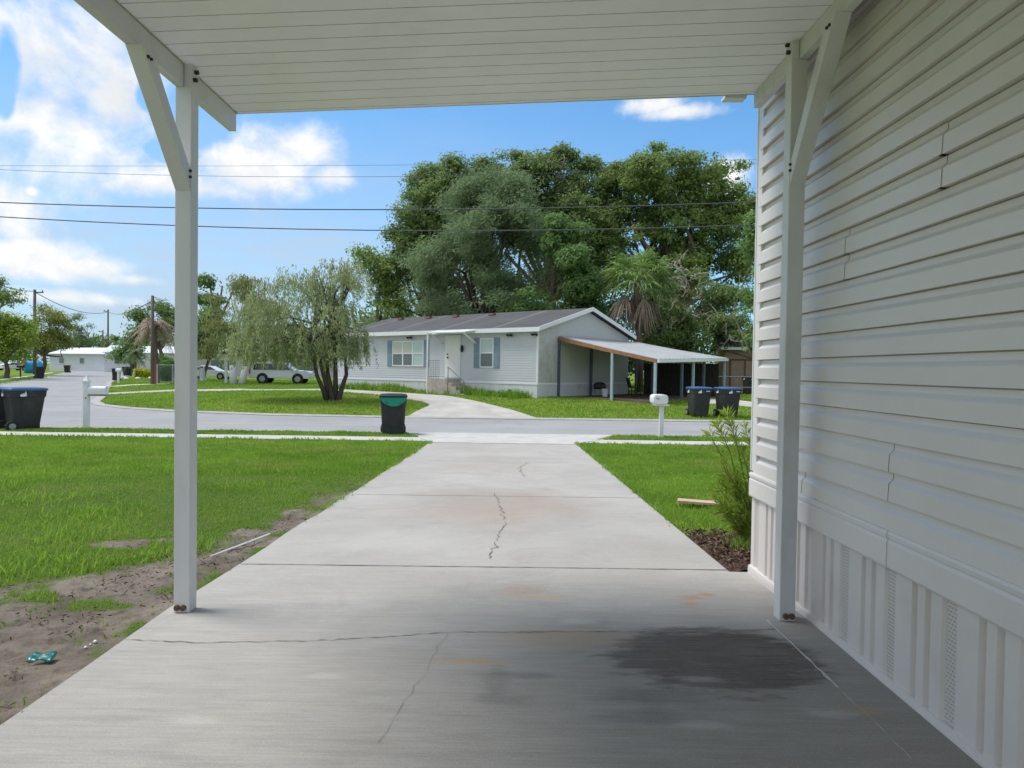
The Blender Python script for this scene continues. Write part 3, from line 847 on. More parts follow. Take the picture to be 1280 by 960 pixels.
for xx in (-8.35, -1.55, -.10):
    q = MB(); q.box((xx - .06, -.14, 2.88), (xx + .06, -.02, 2.96)); q.cyl((xx - .11, -.17, 2.90), (0, 1, -.3), .05, .12, 8); q.cyl((xx + .11, -.17, 2.90), (0, 1, -.3), .05, .12, 8); q.build('floodlight', DARK, ah)
# small awning over the door
aw = MB(); aw.add([(-6.2, -1.05, 3.04), (-3.55, -1.05, 3.04), (-3.55, -.36, 3.14), (-6.2, -.36, 3.14), (-6.2, -1.05, 3.09), (-3.55, -1.05, 3.09), (-3.55, -.36, 3.19), (-6.2, -.36, 3.19)], [(0, 1, 2, 3), (7, 6, 5, 4), (0, 4, 5, 1), (1, 5, 6, 2), (2, 6, 7, 3), (3, 7, 4, 0)])
awn = aw.build('awning', TRIM, ah)
for xa in (-3.75, -6.0):
    q = MB(); q.bar((xa, -.02, 2.55), (xa, -.98, 3.04), .05, .07); q.build('awning_brace', TRIM, awn)
q = MB(); q.bar((-6.12, -1.0, -.1), (-6.12, -1.0, 3.05), .07, .07); q.build('awning_post', TRIM, awn)
# landing and steps
es = thing('entry_steps', 'concrete landing with steps and thin grey railing below the white door', 'steps', (CORN + Matrix.Rotation(TH, 3, 'Z') @ Vector((-5.6, -.7, -.02))), TH)
q = MB(); q.box((-.45, -.35, -.1), (.90, .60, .80)); q.build('landing', STEP, es)
for k in range(4):
    q = MB(); q.box((.901 + k * .27, -.32, -.1), (.901 + (k + 1) * .27, .58, .80 - .175 * (k + 1))); q.build('step', STEP, es)
rl = MB()
rl.bar((-.43, -.32, 1.72), (.30, -.32, 1.72), .03, .03); rl.bar((-.43, -.32, .90), (.30, -.32, .90), .025, .025)
for k in range(7): rl.bar((-.43 + k * .122, -.32, .8), (-.43 + k * .122, -.32, 1.72), .014, .014)
rl.build('railing', STEEL, es); rl = MB()
rl.bar((.9, -.30, .8), (.9, -.30, 1.4), .03, .03); rl.bar((.9, -.30, 1.38), (1.95, -.29, .70), .03, .03); rl.bar((1.95, -.29, -.05), (1.95, -.29, .72), .03, .03)
rl.build('handrail', STEEL, es)

# ---- lean-to carport on the gable side
LTM = mat('lean_to_metal_roof', (.40, .415, .42), .45, .1, 1.5, dirt=(.27, .26, .24), dirt_amt=.5)
WOOD = mat('rust_brown_timber', (.34, .17, .075), .75, .2, 4, dirt=(.16, .09, .05), dirt_amt=.5)
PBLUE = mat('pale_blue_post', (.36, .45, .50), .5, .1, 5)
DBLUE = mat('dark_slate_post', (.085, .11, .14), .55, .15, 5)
BARKF = mat('shade_backdrop_rail', (.04, .035, .03), .9)
lt = thing('lean_to_carport', 'low sloping metal carport roof on thin posts against the gable wall', 'carport', CORN, TH)
A0, A1 = 1.63, 9.7
zA, zB0, zB1, WO = 2.93, 1.84, 2.06, 5.15
r = MB(); NR = 40
V = []
for i in range(NR + 1):
    f = i / NR; yy = A0 + (A1 - A0) * f
    o = .025 if i % 2 else 0
    V += [(.05, yy, zA + o), (WO * .5, yy, zA + (zB0 + (zB1 - zB0) * f - zA) * .5 - .03 + o), (WO + .12, yy, zB0 + (zB1 - zB0) * f - .02 + o)]
r.add(V, [(3 * i + k, 3 * i + k + 1, 3 * i + k + 4, 3 * i + k + 3) for i in range(NR) for k in (0, 1)])
ro = r.build('roof', LTM, lt, fix=False); sm = ro.modifiers.new('thick', 'SOLIDIFY'); sm.thickness = .05; sm.offset = -1
q = MB(); q.bar((.05, A0 - .03, zA - .14), (WO * .52, A0 - .03, (zA + zB0) / 2 - .15), .05, .16); q.bar((WO * .52, A0 - .031, (zA + zB0) / 2 - .15), (WO, A0 - .03, zB0 - .10), .05, .15); q.build('rafter', WOOD, lt)
q = MB(); q.bar((WO + .10, A0 - .05, zB0 - .10), (WO + .10, A1 + .03, zB1 - .10), .10, .14); q.build('gutter', TRIM, lt)
for k in range(1, 6):
    yy = A0 + (A1 - A0) * k / 6; zb = zB0 + (zB1 - zB0) * k / 6
    q = MB(); q.bar((.06, yy, zA - .13), (WO, yy, zb - .12), .05, .12); q.build('rafter', WOOD, lt)
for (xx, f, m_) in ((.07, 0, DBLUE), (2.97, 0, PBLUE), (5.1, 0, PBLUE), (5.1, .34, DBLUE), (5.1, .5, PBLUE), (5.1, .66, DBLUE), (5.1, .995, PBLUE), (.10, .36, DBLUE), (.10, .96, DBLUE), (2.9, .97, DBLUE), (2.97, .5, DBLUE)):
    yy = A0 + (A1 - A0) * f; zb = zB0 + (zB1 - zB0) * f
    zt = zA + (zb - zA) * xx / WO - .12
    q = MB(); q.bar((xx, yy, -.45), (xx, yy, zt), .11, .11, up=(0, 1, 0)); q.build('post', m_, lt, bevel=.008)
scp = thing('shade_backdrop', 'dark board screen in deep shade at the back of the lean-to', 'fence', CORN + Matrix.Rotation(TH, 3, 'Z') @ Vector((.6, 9.35, 0)), TH)
q = MB()  # dark boards added to stand for the shade behind the lean-to
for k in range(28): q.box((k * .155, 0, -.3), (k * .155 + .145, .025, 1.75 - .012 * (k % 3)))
q.build('panel', mat('shade_backdrop_boards', (.045, .043, .038), .9, .3, 5), scp)
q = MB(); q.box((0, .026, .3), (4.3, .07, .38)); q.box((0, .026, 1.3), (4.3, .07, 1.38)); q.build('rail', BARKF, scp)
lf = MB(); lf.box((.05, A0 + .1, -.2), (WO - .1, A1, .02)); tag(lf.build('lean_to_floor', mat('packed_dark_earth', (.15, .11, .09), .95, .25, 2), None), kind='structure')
lfo = bpy.data.objects['lean_to_floor']; lfo.location = CORN; lfo.rotation_euler = (0, 0, TH)
HM = Matrix.Translation(CORN) @ Matrix.Rotation(TH, 4, 'Z')
def HL(x, y, z): return HM @ Vector((x, y, z))
bk = thing('bucket', 'small white bucket on the dark floor under the lean-to', 'bucket', HL(1.3, 3.9, .02))
q = MB(); q.loft([rrect(.24, .24, .119, 0, n=4), rrect(.32, .32, .159, .38, n=4)]); q.build('pail', TRIM, bk)
q = MB(); q.tube([(.16 * math.cos(a), 0, .36 + .17 * math.sin(a)) for a in np.linspace(0, PI, 9)], .008, 5); q.build('handle', STEEL, bk)
gr = thing('grill', 'small dark covered grill standing by the gable wall under the lean-to', 'grill', HL(.75, 4.3, .02))  # simple shape standing in for indistinct dark items
gr.scale = (.62,) * 3
q = MB(); q.loft([rrect(.9, .5, .15, .55), rrect(1.0, .56, .2, .75), rrect(.9, .5, .22, 1.0), rrect(.5, .3, .12, 1.12)]); q.build('hood', DARK, gr, smooth=True)
q = MB(); [q.bar((sx * .35, sy * .18, 0), (sx * .38, sy * .2, .6), .04, .04) for sx in (-1, 1) for sy in (-1, 1)]; q.bar((-.36, 0, .2), (.36, 0, .2), .36, .03); q.build('stand', STEEL, gr)
pc = thing('patio_chair', 'dark plastic chair half hidden in shade under the lean-to', 'chair', HL(1.7, 6.2, .02), TH + 2.4)
q = MB(); q.box((-.25, -.25, .40), (.25, .25, .44)); q.build('seat', DARK, pc, bevel=.01)
q = MB(); q.bar((0, .25, .44), (0, .38, .92), .5, .03, up=(0, -1, 0)); q.build('backrest', DARK, pc)
for sx in (-1, 1):
    for sy in (-1, 1):
        q = MB(); q.bar((sx * .24, sy * .24, 0), (sx * .22, sy * .22, .41), .04, .04); q.build('leg', DARK, pc)
# grey car parked deep under the lean-to is not visible: leave it dark

# ---- brown shed beyond the lean-to
SHD = mat('tan_shed_siding', (.29, .215, .16), .8, .1, 4, dirt=(.2, .15, .11), dirt_amt=.4)
BRN = mat('brown_trim', (.13, .075, .05), .7, .15, 5)
sp = pix(905, 486, 43.5); sp.z = float(gz(sp.x, sp.y))
sh = thing('shed', 'tan shed with brown framed double door beside the lean-to', 'shed', sp, math.radians(-8))
q = MB(); lap_wall(q, (0, 0, 0), (5.2, 0, 0), (0, -1, 0), 0, 2.9, .2); q.box((0, .012, -.2), (5.2, 4, 2.9)); q.build('wall', SHD, sh, fix=False)
q = MB(); q.add([(-.3, -.4, 2.84), (5.5, -.4, 2.84), (5.5, 2, 3.9), (-.3, 2, 3.9), (5.5, 4.4, 2.84), (-.3, 4.4, 2.84)], [(0, 1, 2, 3), (3, 2, 4, 5)])
sr = q.build('roof', SHING, sh, fix=False); sr.modifiers.new('thick', 'SOLIDIFY').thickness = .12
q = MB(); q.box((-.3, -.44, 2.72), (5.5, -.405, 2.90)); q.build('fascia', TRIM, sh)
q = MB()
for xx in (.35, 1.25, 2.15): q.box((xx - .05, -.06, .0), (xx + .05, -.02, 2.05))
q.box((.3, -.062, 2.05), (2.2, -.02, 2.15)); q.bar((-.1, -.05, 2.75), (2.6, -.05, 1.9), .04, .08)
q.build('door_frame', BRN, sh)
q = MB(); q.box((.4, -.03, .02), (2.1, -.019, 2.05)); q.build('door', SHD, sh)
# rail fence in front of the shed
fp = pix(876, 489, 39.0); fp.z = float(gz(fp.x, fp.y))
fr_ = thing('rail_fence', 'low grey pipe fence in front of the tan shed', 'fence', fp, math.radians(-6))
for zz in (.45, 1.05):
    q = MB(); q.tube([(0, 0, zz), (8, 0, zz)], .03, 6); q.build('rail', STEEL, fr_)
for k in range(5):
    q = MB(); q.tube([(k * 2, 0, -.1), (k * 2, 0, 1.12)], .035, 6); q.build('post', STEEL, fr_)

# ================================================================== WHEELED BINS
BINM = mat('black_bin_plastic', (.032, .033, .036), .5, .25, 5, dirt=(.09, .085, .08), dirt_amt=.45)
BLUE = mat('blue_bin_lid', (.045, .11, .24), .42, .15, 5)
GREEN = mat('green_bin_band', (.01, .26, .19), .45, .1, 5)
TYRE = mat('rubber_tyre', (.025, .025, .026), .8, .15, 9)
HUB = mat('grey_wheel_hub', (.32, .33, .34), .4, .1, 9, metal=.5)
WMARK = mat('white_printed_mark', (.70, .72, .75), .5, .04, 9)
def wheeled_bin(label, loc, rz, lid_m, green=False, group=None, mark=True, scale=1.0, small=False):
    t = thing('wheeled_bin', label, 'trash bin', loc, rz, group)
    t.scale = (scale,) * 3
    b = MB()
    b.loft([rrect(.55, .54, .07, .06, 0, .02), rrect(.57, .58, .07, .12, 0, .02), rrect(.645, .75, .07, .84, 0, .0), rrect(.67, .80, .07, .86, 0, 0), rrect(.69, .83, .07, 1.02, 0, 0)])
    b.box((-.2, -.41, .86), (.2, -.36, .99)); b.box((-.27, .30, .02), (.27, .28, .3)) if False else None
    b.box((-.22, -.28, .04), (.22, -.2, .3))
    bo = b.build('body', BINM, t, bevel=.0)
    l = MB()
    l.loft([rrect(.72, .87, .07, 1.015, 0, -.005), rrect(.73, .88, .07, 1.055, 0, -.005), rrect(.66, .80, .08, 1.085, 0, 0), rrect(.4, .5, .1, 1.10, 0, 0)])
    l.bar((-.26, .43, 1.03), (-.26, .52, 1.04), .05, .035); l.bar((.26, .43, 1.03), (.26, .52, 1.04), .05, .035)
    l.build('lid', lid_m, t)
    if small: 
        for sx in (-1, 1):
            w = MB(); w.cyl((sx * .29, .33, .13), (1, 0, 0), .13, .06, 14); w.build('wheel', TYRE, t)
        return t
    h = MB(); h.tube([(-.28, .44, .96), (-.28, .52, .97), (.28, .52, .97), (.28, .44, .96)], .018, 6); h.build('handle', BINM, t)
    for sx in (-1, 1):
        w = MB(); w.cyl((sx * .285, .34, .135), (1, 0, 0), .135, .07, 20); wo = w.build('wheel', TYRE, t, bevel=.012)
        w = MB(); w.cyl((sx * .30, .34, .135), (1, 0, 0), .075, .07, 14); w.build('rim', HUB if not green else TYRE, wo)
    a = MB(); a.cyl((0, .34, .135), (1, 0, 0), .014, .5, 8); a.build('axle', STEEL, t)
    if green:                                  # curved green band moulded under the front rim
        g = MB(); n = 16; V = []
        for k in range(n + 1):
            u = -1 + 2 * k / n; x = u * .33
            top = 1.012; bot = 1.012 - .20 * (1 - abs(u) ** 2.0) ** .7 - .03
            for z in (top, bot):
                yb = -.415 + .0 if z > .86 else -.40 + (.86 - z) * .04
                V.append((x * (1 if z > .86 else .96), -.422 if z > .86 else -.405, z))
        g.add(V, [(2 * k, 2 * k + 1, 2 * k + 3, 2 * k + 2) for k in range(n)])
        go = g.build('band', GREEN, t, fix=False); go.modifiers.new('thick', 'SOLIDIFY').thickness = .006
    if mark:                                   # white emblem printed on the sides and front
        for side in ('front', 'a', 'b', 'rear'):
            m_ = MB()
            P = [(-.06, 0), (.06, 0), (.075, .03), (.07, .09), (.055, .15), (.035, .11), (.03, .06), (.01, .10), (-.01, .06), (-.03, .09), (-.05, .05), (-.065, .06)]
            if side == 'front': V = [(px_ - .14, -.421 + (0), .87 + pz * .9) for px_, pz in P]; o = (0, -.004, 0)
            elif side == 'rear': V = [(-px_ + .14, .421, .87 + pz * .9) for px_, pz in P]; o = (0, .004, 0)
            elif side == 'a': V = [(-.351, -px_ + .12, .87 + pz * .9) for px_, pz in P]; o = (-.004, 0, 0)
            else: V = [(.351, px_ + .12, .87 + pz * .9) for px_, pz in P]; o = (.004, 0, 0)
            n = len(V); V2 = [tuple(p[i] + o[i] for i in range(3)) for p in V]
            m_.add(V + V2, [tuple(range(n)), tuple(range(n, 2 * n))] + [(i, (i + 1) % n, n + (i + 1) % n, n + i) for i in range(n)])
            if side == 'front': m_.box((.10, -.424, .93), (.24, -.416, .955))
            m_.build('emblem', WMARK, t)
    return t
def gpt(px, py, dz=.0):
    p = G(px, py); p.z += dz; return p
def at(x, y, dz=0): return Vector((x, y, float(gz(x, y)) + dz))
wheeled_bin('black bin with curved green band standing on the verge by the driveway apron', at(-3.20, 18.45, .0), .17, DARK, green=True, mark=False, scale=1.02)
wheeled_bin('black blue-lidded bin on the verge next to the white post mailbox', at(-13.12, 18.35), math.radians(180 - 38), BLUE, group='blue lidded bins on the near verge', scale=1.06)
wheeled_bin('black blue-lidded bin on the verge, farther from the white post mailbox', at(-14.2, 18.55), math.radians(180 - 30), BLUE, group='blue lidded bins on the near verge', scale=1.05)
pa = gpt(873, 520.5); pb = gpt(909, 521)
wheeled_bin('blue-lidded black bin nearer the lean-to posts of two on the lawn', pa, math.radians(8), BLUE, group='blue lidded bins on the lawn across', scale=1.04)
wheeled_bin('blue-lidded black bin nearer the beige house corner of two on the lawn', pb, math.radians(14), BLUE, group='blue lidded bins on the lawn across', scale=1.04)
p_ = pix(938, 482, 40); p_.z = float(gz(p_.x, p_.y))
wheeled_bin('dark bin with white emblem in front of the tan shed', p_, .2, DARK, scale=1.0)
for px, py, rz, lb, lm in ((49, 473.5, .9, 'dark bin beside the black street mailbox near the leafy olive tree', DARK), (84, 466.0, .3, 'dark bin on the curb halfway along the far white house', DARK),
                       (105, 462.6, -.3, 'distant dark bin in front of the pale truck at the road end', DARK),
                       (145.5, 476.0, .5, 'dark blue bin touching the small white mailbox at the road bend', BLUE), (158.5, 470.0, -.2, 'dark teal bin behind the white mailbox at the road bend', DARK)):
    wheeled_bin(lb, gpt(px, py), rz, lm, small=True, mark=False, scale=1.08)

# ================================================================== MAILBOXES
WPAINT = mat('white_painted_wood', (.72, .72, .73), .5, .05, 5, dirt=(.45, .44, .4), dirt_amt=.3)
def box_mail(parent, x0, x1, y0, y1, z0_, h, m_=None, axis='x'):
    """barrel-topped box whose length lies along x (or y)"""
    q = MB(); n = 10
    wdt = (y1 - y0) if axis == 'x' else (x1 - x0)
    r_ = wdt / 2
    prof = [(-r_, 0), (r_, 0)] + [(r_ * math.cos(a), h - r_ + r_ * math.sin(a)) for a in np.linspace(0, PI, n)]
    cy = (y0 + y1) / 2; cx = (x0 + x1) / 2
    if axis == 'x': rings = [[(xx, cy + a, z0_ + z) for a, z in prof] for xx in (x0, x1)]
    else: rings = [[(cx + a, yy, z0_ + z) for a, z in prof] for yy in (y0, y1)]
    q.loft(rings)
    return q.build('letter_box', m_ or WPAINT, parent, bevel=.006)
m1 = thing('mailbox', 'white mailbox on a tall white post with pointed cap beside the black bins', 'mailbox', at(-11.69, 18.75))
q = MB(); q.box((-.065, -.065, -.1), (.065, .065, 1.30)); q.build('post', WPAINT, m1, bevel=.008)
q = MB(); q.box((-.085, -.085, 1.30), (.085, .085, 1.345)); q.add([(-.075, -.075, 1.346), (.075, -.075, 1.346), (.075, .075, 1.346), (-.075, .075, 1.346), (0, 0, 1.50)], [(0, 3, 2, 1), (0, 1, 4), (1, 2, 4), (2, 3, 4), (3, 0, 4)]); q.build('cap', WPAINT, m1)
lb = box_mail(m1, .08, .56, -.09, .09, .98, .225)
q = MB(); q.bar((.0, 0, .955), (.56, 0, .955), .10, .045); q.build('arm', mat('grey_underside', (.25, .25, .25), .7), m1)
q = MB(); q.cyl((.02, -.068, .88), (0, 1, 0), .02, .015, 8); q.build('screw', RUST, m1)
m2 = thing('mailbox', 'small white mailbox on a plain white post on the verge by the driveway', 'mailbox', at(4.02, 18.30))
q = MB(); q.box((-.055, -.055, -.1), (.055, .055, .90)); q.build('post', WPAINT, m2, bevel=.006)
q = MB(); q.box((-.19, -.2, .90), (.17, .25, .945)); q.build('arm', WPAINT, m2, bevel=.004)
q = MB(); q.loft([[(p[0], yy, p[1] + 1.076) for p in rrect(.39, .26, .085, 0, -.085, 0)] for yy in (-.30, .20)]); lb = q.build('letter_box', WPAINT, m2, bevel=.008)
q = MB(); q.loft([[(p[0], yy, p[1] + 1.076) for p in rrect(.35, .22, .07, 0, -.085, 0)] for yy in (-.309, -.3005)]); q.build('door', WPAINT, lb, bevel=.003)
q = MB(); q.bar((-.21, -.311, 1.10), (-.17, -.311, 1.12), .006, .014, up=(0, 0, 1)); q.bar((-.17, -.311, 1.12), (-.155, -.311, 1.07), .006, .014); q.bar((-.14, -.311, 1.10), (-.12, -.311, 1.10), .006, .02); q.build('number_mark', DARK, lb)
p_ = gpt(148.2, 479)
m3 = thing('mailbox', 'small distant white mailbox beside the dark blue bin at the road bend', 'mailbox', p_)
q = MB(); q.box((-.09, -.06, -.1), (.09, .06, .95)); q.build('post', WPAINT, m3); box_mail(m3, -.2, .25, -.12, .12, .96, .26, axis='x')
p_ = gpt(25.5, 471.5)
m4 = thing('mailbox', 'dark mailbox on a thin post by the far pavement', 'mailbox', p_)
q = MB(); q.box((-.05, -.05, -.1), (.05, .05, 1.0)); q.build('post', DARK, m4); box_mail(m4, -.3, .35, -.14, .14, 1.0, .3, DARK)

# ================================================================== CARS
CARW = mat('white_car_paint', (.66, .67, .70), .25, .02, 2, spec=.5)
CARG = mat('car_window_glass', (.02, .025, .03), .06, .1, 2, spec=.6)
RED = mat('red_tail_light', (.38, .02, .02), .3, .1)
def car(label, cat, loc, rz, prof, win, wheels, wd, rw, name):
    t = thing(name, label, cat, loc, rz)
    b = MB(); ztop = max(p[1] for p in prof); zb = wheels[2]
    def half(z): return wd / 2 * (1 if z < zb else 1 - .16 * (z - zb) / (ztop - zb))
    n = len(prof)
    V = [(x, -half(z), z) for x, z in prof] + [(x, half(z), z) for x, z in prof]
    b.add(V, [tuple(range(n)), tuple(range(n, 2 * n))[::-1]] + [(i, i + n, (i + 1) % n + n, (i + 1) % n) for i in range(n)])
    b.build('body', CARW, t, bevel=.05)
    for wv in win:
        for s in (-1, 1):
            g = MB(); g.add([(x, s * (half(z) + .012), z) for x, z in wv] + [(x, s * (half(z) - .02), z) for x, z in wv],
                            [tuple(range(len(wv))), tuple(range(len(wv), 2 * len(wv)))[::-1]] + [(i, (i + 1) % len(wv), len(wv) + (i + 1) % len(wv), len(wv) + i) for i in range(len(wv))])
            g.build('window', CARG, t)
    for wx in wheels[:2]:
        for s in (-1, 1):
            w = MB(); w.cyl((wx, s * (wd / 2 - .09), rw), (0, 1, 0), rw, .24, 20); wo = w.build('wheel', TYRE, t, bevel=.02)
            w = MB(); w.cyl((wx, s * (wd / 2 - .06), rw), (0, 1, 0), rw * .62, .22, 10); w.build('rim', HUB, wo)
            a = MB(); a.cyl((wx, s * (wd / 2 - .02), rw + .02), (0, 1, 0), rw * 1.18, .05, 20); a.build('wheel_arch', DARK, t)
    x0 = min(p[0] for p in prof)
    for s in (-1, 1):
        l = MB(); l.box((x0 - .01, s * (wd / 2 - .12) - .11, .85), (x0 + .12, s * (wd / 2 - .12) + .13, 1.25 if name == 'pickup_truck' else 1.0)); l.build('tail_light', RED, t)
    return t
suvp = [(-2.6, .5), (2.6, .45), (2.62, .95), (2.45, 1.12), (1.25, 1.22), (.55, 1.82), (-.6, 1.9), (-2.35, 1.86), (-2.5, 1.15)]
p_ = pix(352.5, 478, 61); p_.z = float(gz(p_.x, p_.y)) + .03
car('white pickup truck with red tail light parked behind the weeping tree', 'truck', p_, math.radians(4), suvp,
    [[(-2.25, 1.22), (-1.45, 1.22), (-1.45, 1.74), (-2.12, 1.74)], [(-1.3, 1.22), (-.2, 1.22), (-.2, 1.74), (-1.3, 1.74)], [(-.08, 1.22), (1.0, 1.22), (.5, 1.70), (-.08, 1.74)]], (-1.45, 1.6, 1.15), 1.95, .42, 'pickup_truck')
sedp = [(-2.35, .35), (2.35, .3), (2.38, .7), (2.2, .88), (1.15, .98), (.35, 1.42), (-.7, 1.46), (-1.65, 1.1), (-2.3, 1.02)]
p_ = pix(262, 473, 73); p_.z = float(gz(p_.x, p_.y)) + .03
car('white sedan parked by the white painted tree trunk', 'car', p_, math.radians(3), sedp,
    [[(-1.4, 1.04), (-.35, 1.04), (-.35, 1.38), (-.72, 1.38)], [(-.25, 1.04), (.95, 1.02), (.32, 1.36), (-.25, 1.39)]], (-1.5, 1.45, .95), 1.8, .33, 'sedan')
p_ = gpt(16, 463)
car('pale car under the leafy trees beyond the far pavement', 'car', p_, math.radians(70), sedp,
    [[(-1.4, 1.04), (-.35, 1.04), (-.35, 1.38), (-.72, 1.38)], [(-.25, 1.04), (.95, 1.02), (.32, 1.36), (-.25, 1.39)]], (-1.5, 1.45, .95), 1.8, .33, 'sedan')
p_ = gpt(114, 463)
car('pale pickup truck at the road end in front of the white house', 'truck', p_, math.radians(10), suvp,
    [[(-2.25, 1.22), (-1.45, 1.22), (-1.45, 1.74), (-2.12, 1.74)], [(-1.3, 1.22), (-.2, 1.22), (-.2, 1.74), (-1.3, 1.74)]], (-1.45, 1.6, 1.15), 1.95, .42, 'pickup_truck')

# ================================================================== FAR HOUSES
FWALL = mat('far_house_white_siding', (.55, .57, .62), .6, .05, .6)
FROOF = mat('far_house_pale_roof', (.66, .67, .70), .5, .06, .5)
def far_house(label, loc, rz, length, width, eave, ridge, wm, rm, wins, door=None):
    t = thing('mobile_home', label, 'house', loc, rz)
    w = MB(); lap_wall(w, (0, 0, 0), (length, 0, 0), (0, -1, 0), 0, eave, .25, proud=.03)
    gc = lambda z: (0, 1) if z <= eave else ((z - eave) / (ridge - eave) * .5, 1 - (z - eave) / (ridge - eave) * .5)
    lap_wall(w, (0, width, 0), (0, 0, 0), (-1, 0, 0), 0, ridge - .02, .25, gc, proud=.03); lap_wall(w, (length, 0, 0), (length, width, 0), (1, 0, 0), 0, ridge - .02, .25, gc, proud=.03)
    w.box((.03, .03, -.3), (length - .03, width, eave)); w.build('wall', wm, t, fix=False)
    r = MB(); roof_slab(r, -.35, length + .35, width, .35, eave - .02, ridge + .03, .14); r.build('roof', rm, t)
    for (x0, x1, z0_, z1_) in wins:
        q = MB(); q.box((x0 - .08, -.07, z0_ - .08), (x1 + .08, -.03, z1_ + .08)); wo = q.build('window', TRIM, t)
        q = MB(); q.box((x0, -.09, z0_), (x1, -.071, z1_)); q.build('pane', GLASS, wo)
    if door:
        q = MB(); q.box((door, -.08, .6), (door + 1.0, -.03, 2.7)); q.build('door', DARK, t)
    return t
a = pix(62, 462, 132); a.z = 0
far_house('long low white mobile home with pale roof at the end of the road', (a.x, a.y, -.1), math.radians(-24), 17, 8, 3.2, 4.4, FWALL, FROOF, [(3, 4.4, 1.5, 2.5), (9, 10.2, 1.5, 2.5)])
a = pix(131, 463, 118); a.z = 0
far_house('white mobile home with low gable behind the utility poles', (a.x, a.y, -.1), math.radians(14), 13, 8, 3.4, 4.6, mat('far_house_cream_siding', (.60, .60, .60), .6, .05, .6), FROOF, [(1.5, 2.8, 1.5, 2.5), (8, 9.5, 1.5, 2.5)], 4.0)
a = pix(238, 466, 96); a.z = 0
far_house('white house with dark carport opening behind the parked white cars', (a.x, a.y, -.1), math.radians(-3), 22, 8, 2.9, 4.3, mat('far_house_grey_siding', (.52, .50, .50), .6, .05, .6), SHING, [(3, 6.5, .7, 2.2), (8.5, 11, .8, 2.4), (13.5, 17.5, .5, 2.3)])
sl_ = gpt(42.5, 466.5)
bt = thing('play_tent', 'bright blue tent with orange top on the far lawn', 'tent', sl_, .3)
q = MB(); q.loft([rrect(2.0, 1.6, .3, 0), rrect(2.0, 1.6, .35, 1.3), rrect(1.5, 1.2, .4, 1.75)]); q.build('cover', mat('bright_blue_fabric', (.02, .30, .62), .6, .1, 4), bt, smooth=True)
q = MB(); q.bar((-.9, -.82, .9), (-.9, -.82, 1.9), .2, .5); q.bar((.2, -.82, .1), (.2, -.82, 1.5), .06, .3); q.build('trim', mat('orange_fabric', (.70, .20, .04), .6, .1), bt)

# ================================================================== POLES, FENCES, SMALL POSTS
POLE = mat('weathered_pole_wood', (.13, .105, .085), .85, .25, 3, stretch=(6, 6, .6))
def utility_pole(label, px, base_py, top_py, rad, arm=0):
    b_ = gpt(px, base_py)
    top = pix(px, top_py, b_.y)
    t = thing('utility_pole', label, 'utility pole', b_)
    q = MB(); q.tube([(0, 0, -.3), (0, 0, (top.z - b_.z) * .5), (0, 0, top.z - b_.z)], [rad, rad * .88, rad * .75], 10); q.build('shaft', POLE, t, smooth=True)
    if arm:
        q = MB(); zz = top.z - b_.z - .35; q.bar((-arm * .1, 0, zz), (arm, 0, zz), .14, .14); q.build('crossarm', POLE, t)
        q = MB(); q.cyl((arm * .9, 0, zz + .18), (0, 0, 1), .07, .22, 8); q.build('insulator', STEEL, t)
    return t, top
u1, t1 = utility_pole('tall dark utility pole rising out of the olive leafy tree', 43.5, 468, 362, .22, 1.1)
u2, t2 = utility_pole('tall utility pole at the end of the road before the white houses', 135, 463.5, 387, .20, -.9)
u3, t3 = utility_pole('shorter pale utility pole next to the tall one at the road end', 128.5, 463.6, 412.5, .17, -.8)
u4, t4 = utility_pole('brown wooden pole standing by the drooping dead palm', 190.5, 480.5, 369.5, .15)
def wire(label, pts, r, group=None, sag=0):
    P = []
    for a, b_ in zip(pts, pts[1:]):
        a = Vector(a); b_ = Vector(b_); n = 24
        for k in range(n + (b_ == Vector(pts[-1]))):
            f = k / n; p = a.lerp(b_, f); p.z -= sag * 4 * f * (1 - f); P.append(p)
    q = MB(); o = P[0]; q.tube([p - o for p in P], r, 5)
    ob = q.build('power_line', WIRE, None, smooth=True); ob.location = o
    return tag(ob, label, 'power line', group)
WIRE = mat('grey_cable', (.085, .088, .095), .6, .1)
def span(label, pts, Y, r, group=None):
    P = [pix(px, py, Y) for px, py in pts]
    a, bq, c_ = P
    # parabola through the three measured points, carried out past the frame
    A_ = np.array([[p.x ** 2, p.x, 1] for p in P]); k = np.linalg.solve(A_, np.array([p.z for p in P]))
    X = np.linspace(-42, 38, 60)
    q = MB(); o = Vector((X[0], Y, float(np.polyval(k, X[0]))))
    q.tube([(x - o.x, 0, float(np.polyval(k, x)) - o.z) for x in X], r, 5)
    ob = q.build('power_line', WIRE, None, smooth=True); ob.location = o
    return tag(ob, label, 'power line', group)
span('thick upper cable of the two strung low across the whole view', [(0, 253), (490, 262), (940, 252.5)], 25.5, .021)
span('lower dark cable of the pair crossing the big trees', [(0, 271), (480, 288), (940, 281)], 25.0, .020)
span('faint thin wire across the cloud above the two cables', [(0, 207), (400, 207), (760, 203)], 26.5, .006)
span('second faint thin wire a little above the thick cable', [(0, 212), (450, 221), (760, 214)], 26.5, .0075)
wire('wire sagging from the pole in the olive tree to the road-end pole', [t1 + Vector((0, 0, -.3)), t2 + Vector((0, 0, -.5))], .05, sag=1.2)
wire('wire running from the road-end pole to the brown pole by the dead palm', [t2 + Vector((0, 0, -.4)), t4 + Vector((0, 0, -.4))], .04, sag=.8)
wire('wire rising from the pole in the olive tree out of view', [t1 + Vector((0, 0, -.2)), pix(-40, 338, 60)], .04, sag=.5)
wire('low wire from the shorter road-end pole toward the palm', [t3 + Vector((0, 0, -.4)), pix(205, 425, 70)], .03, sag=.5)

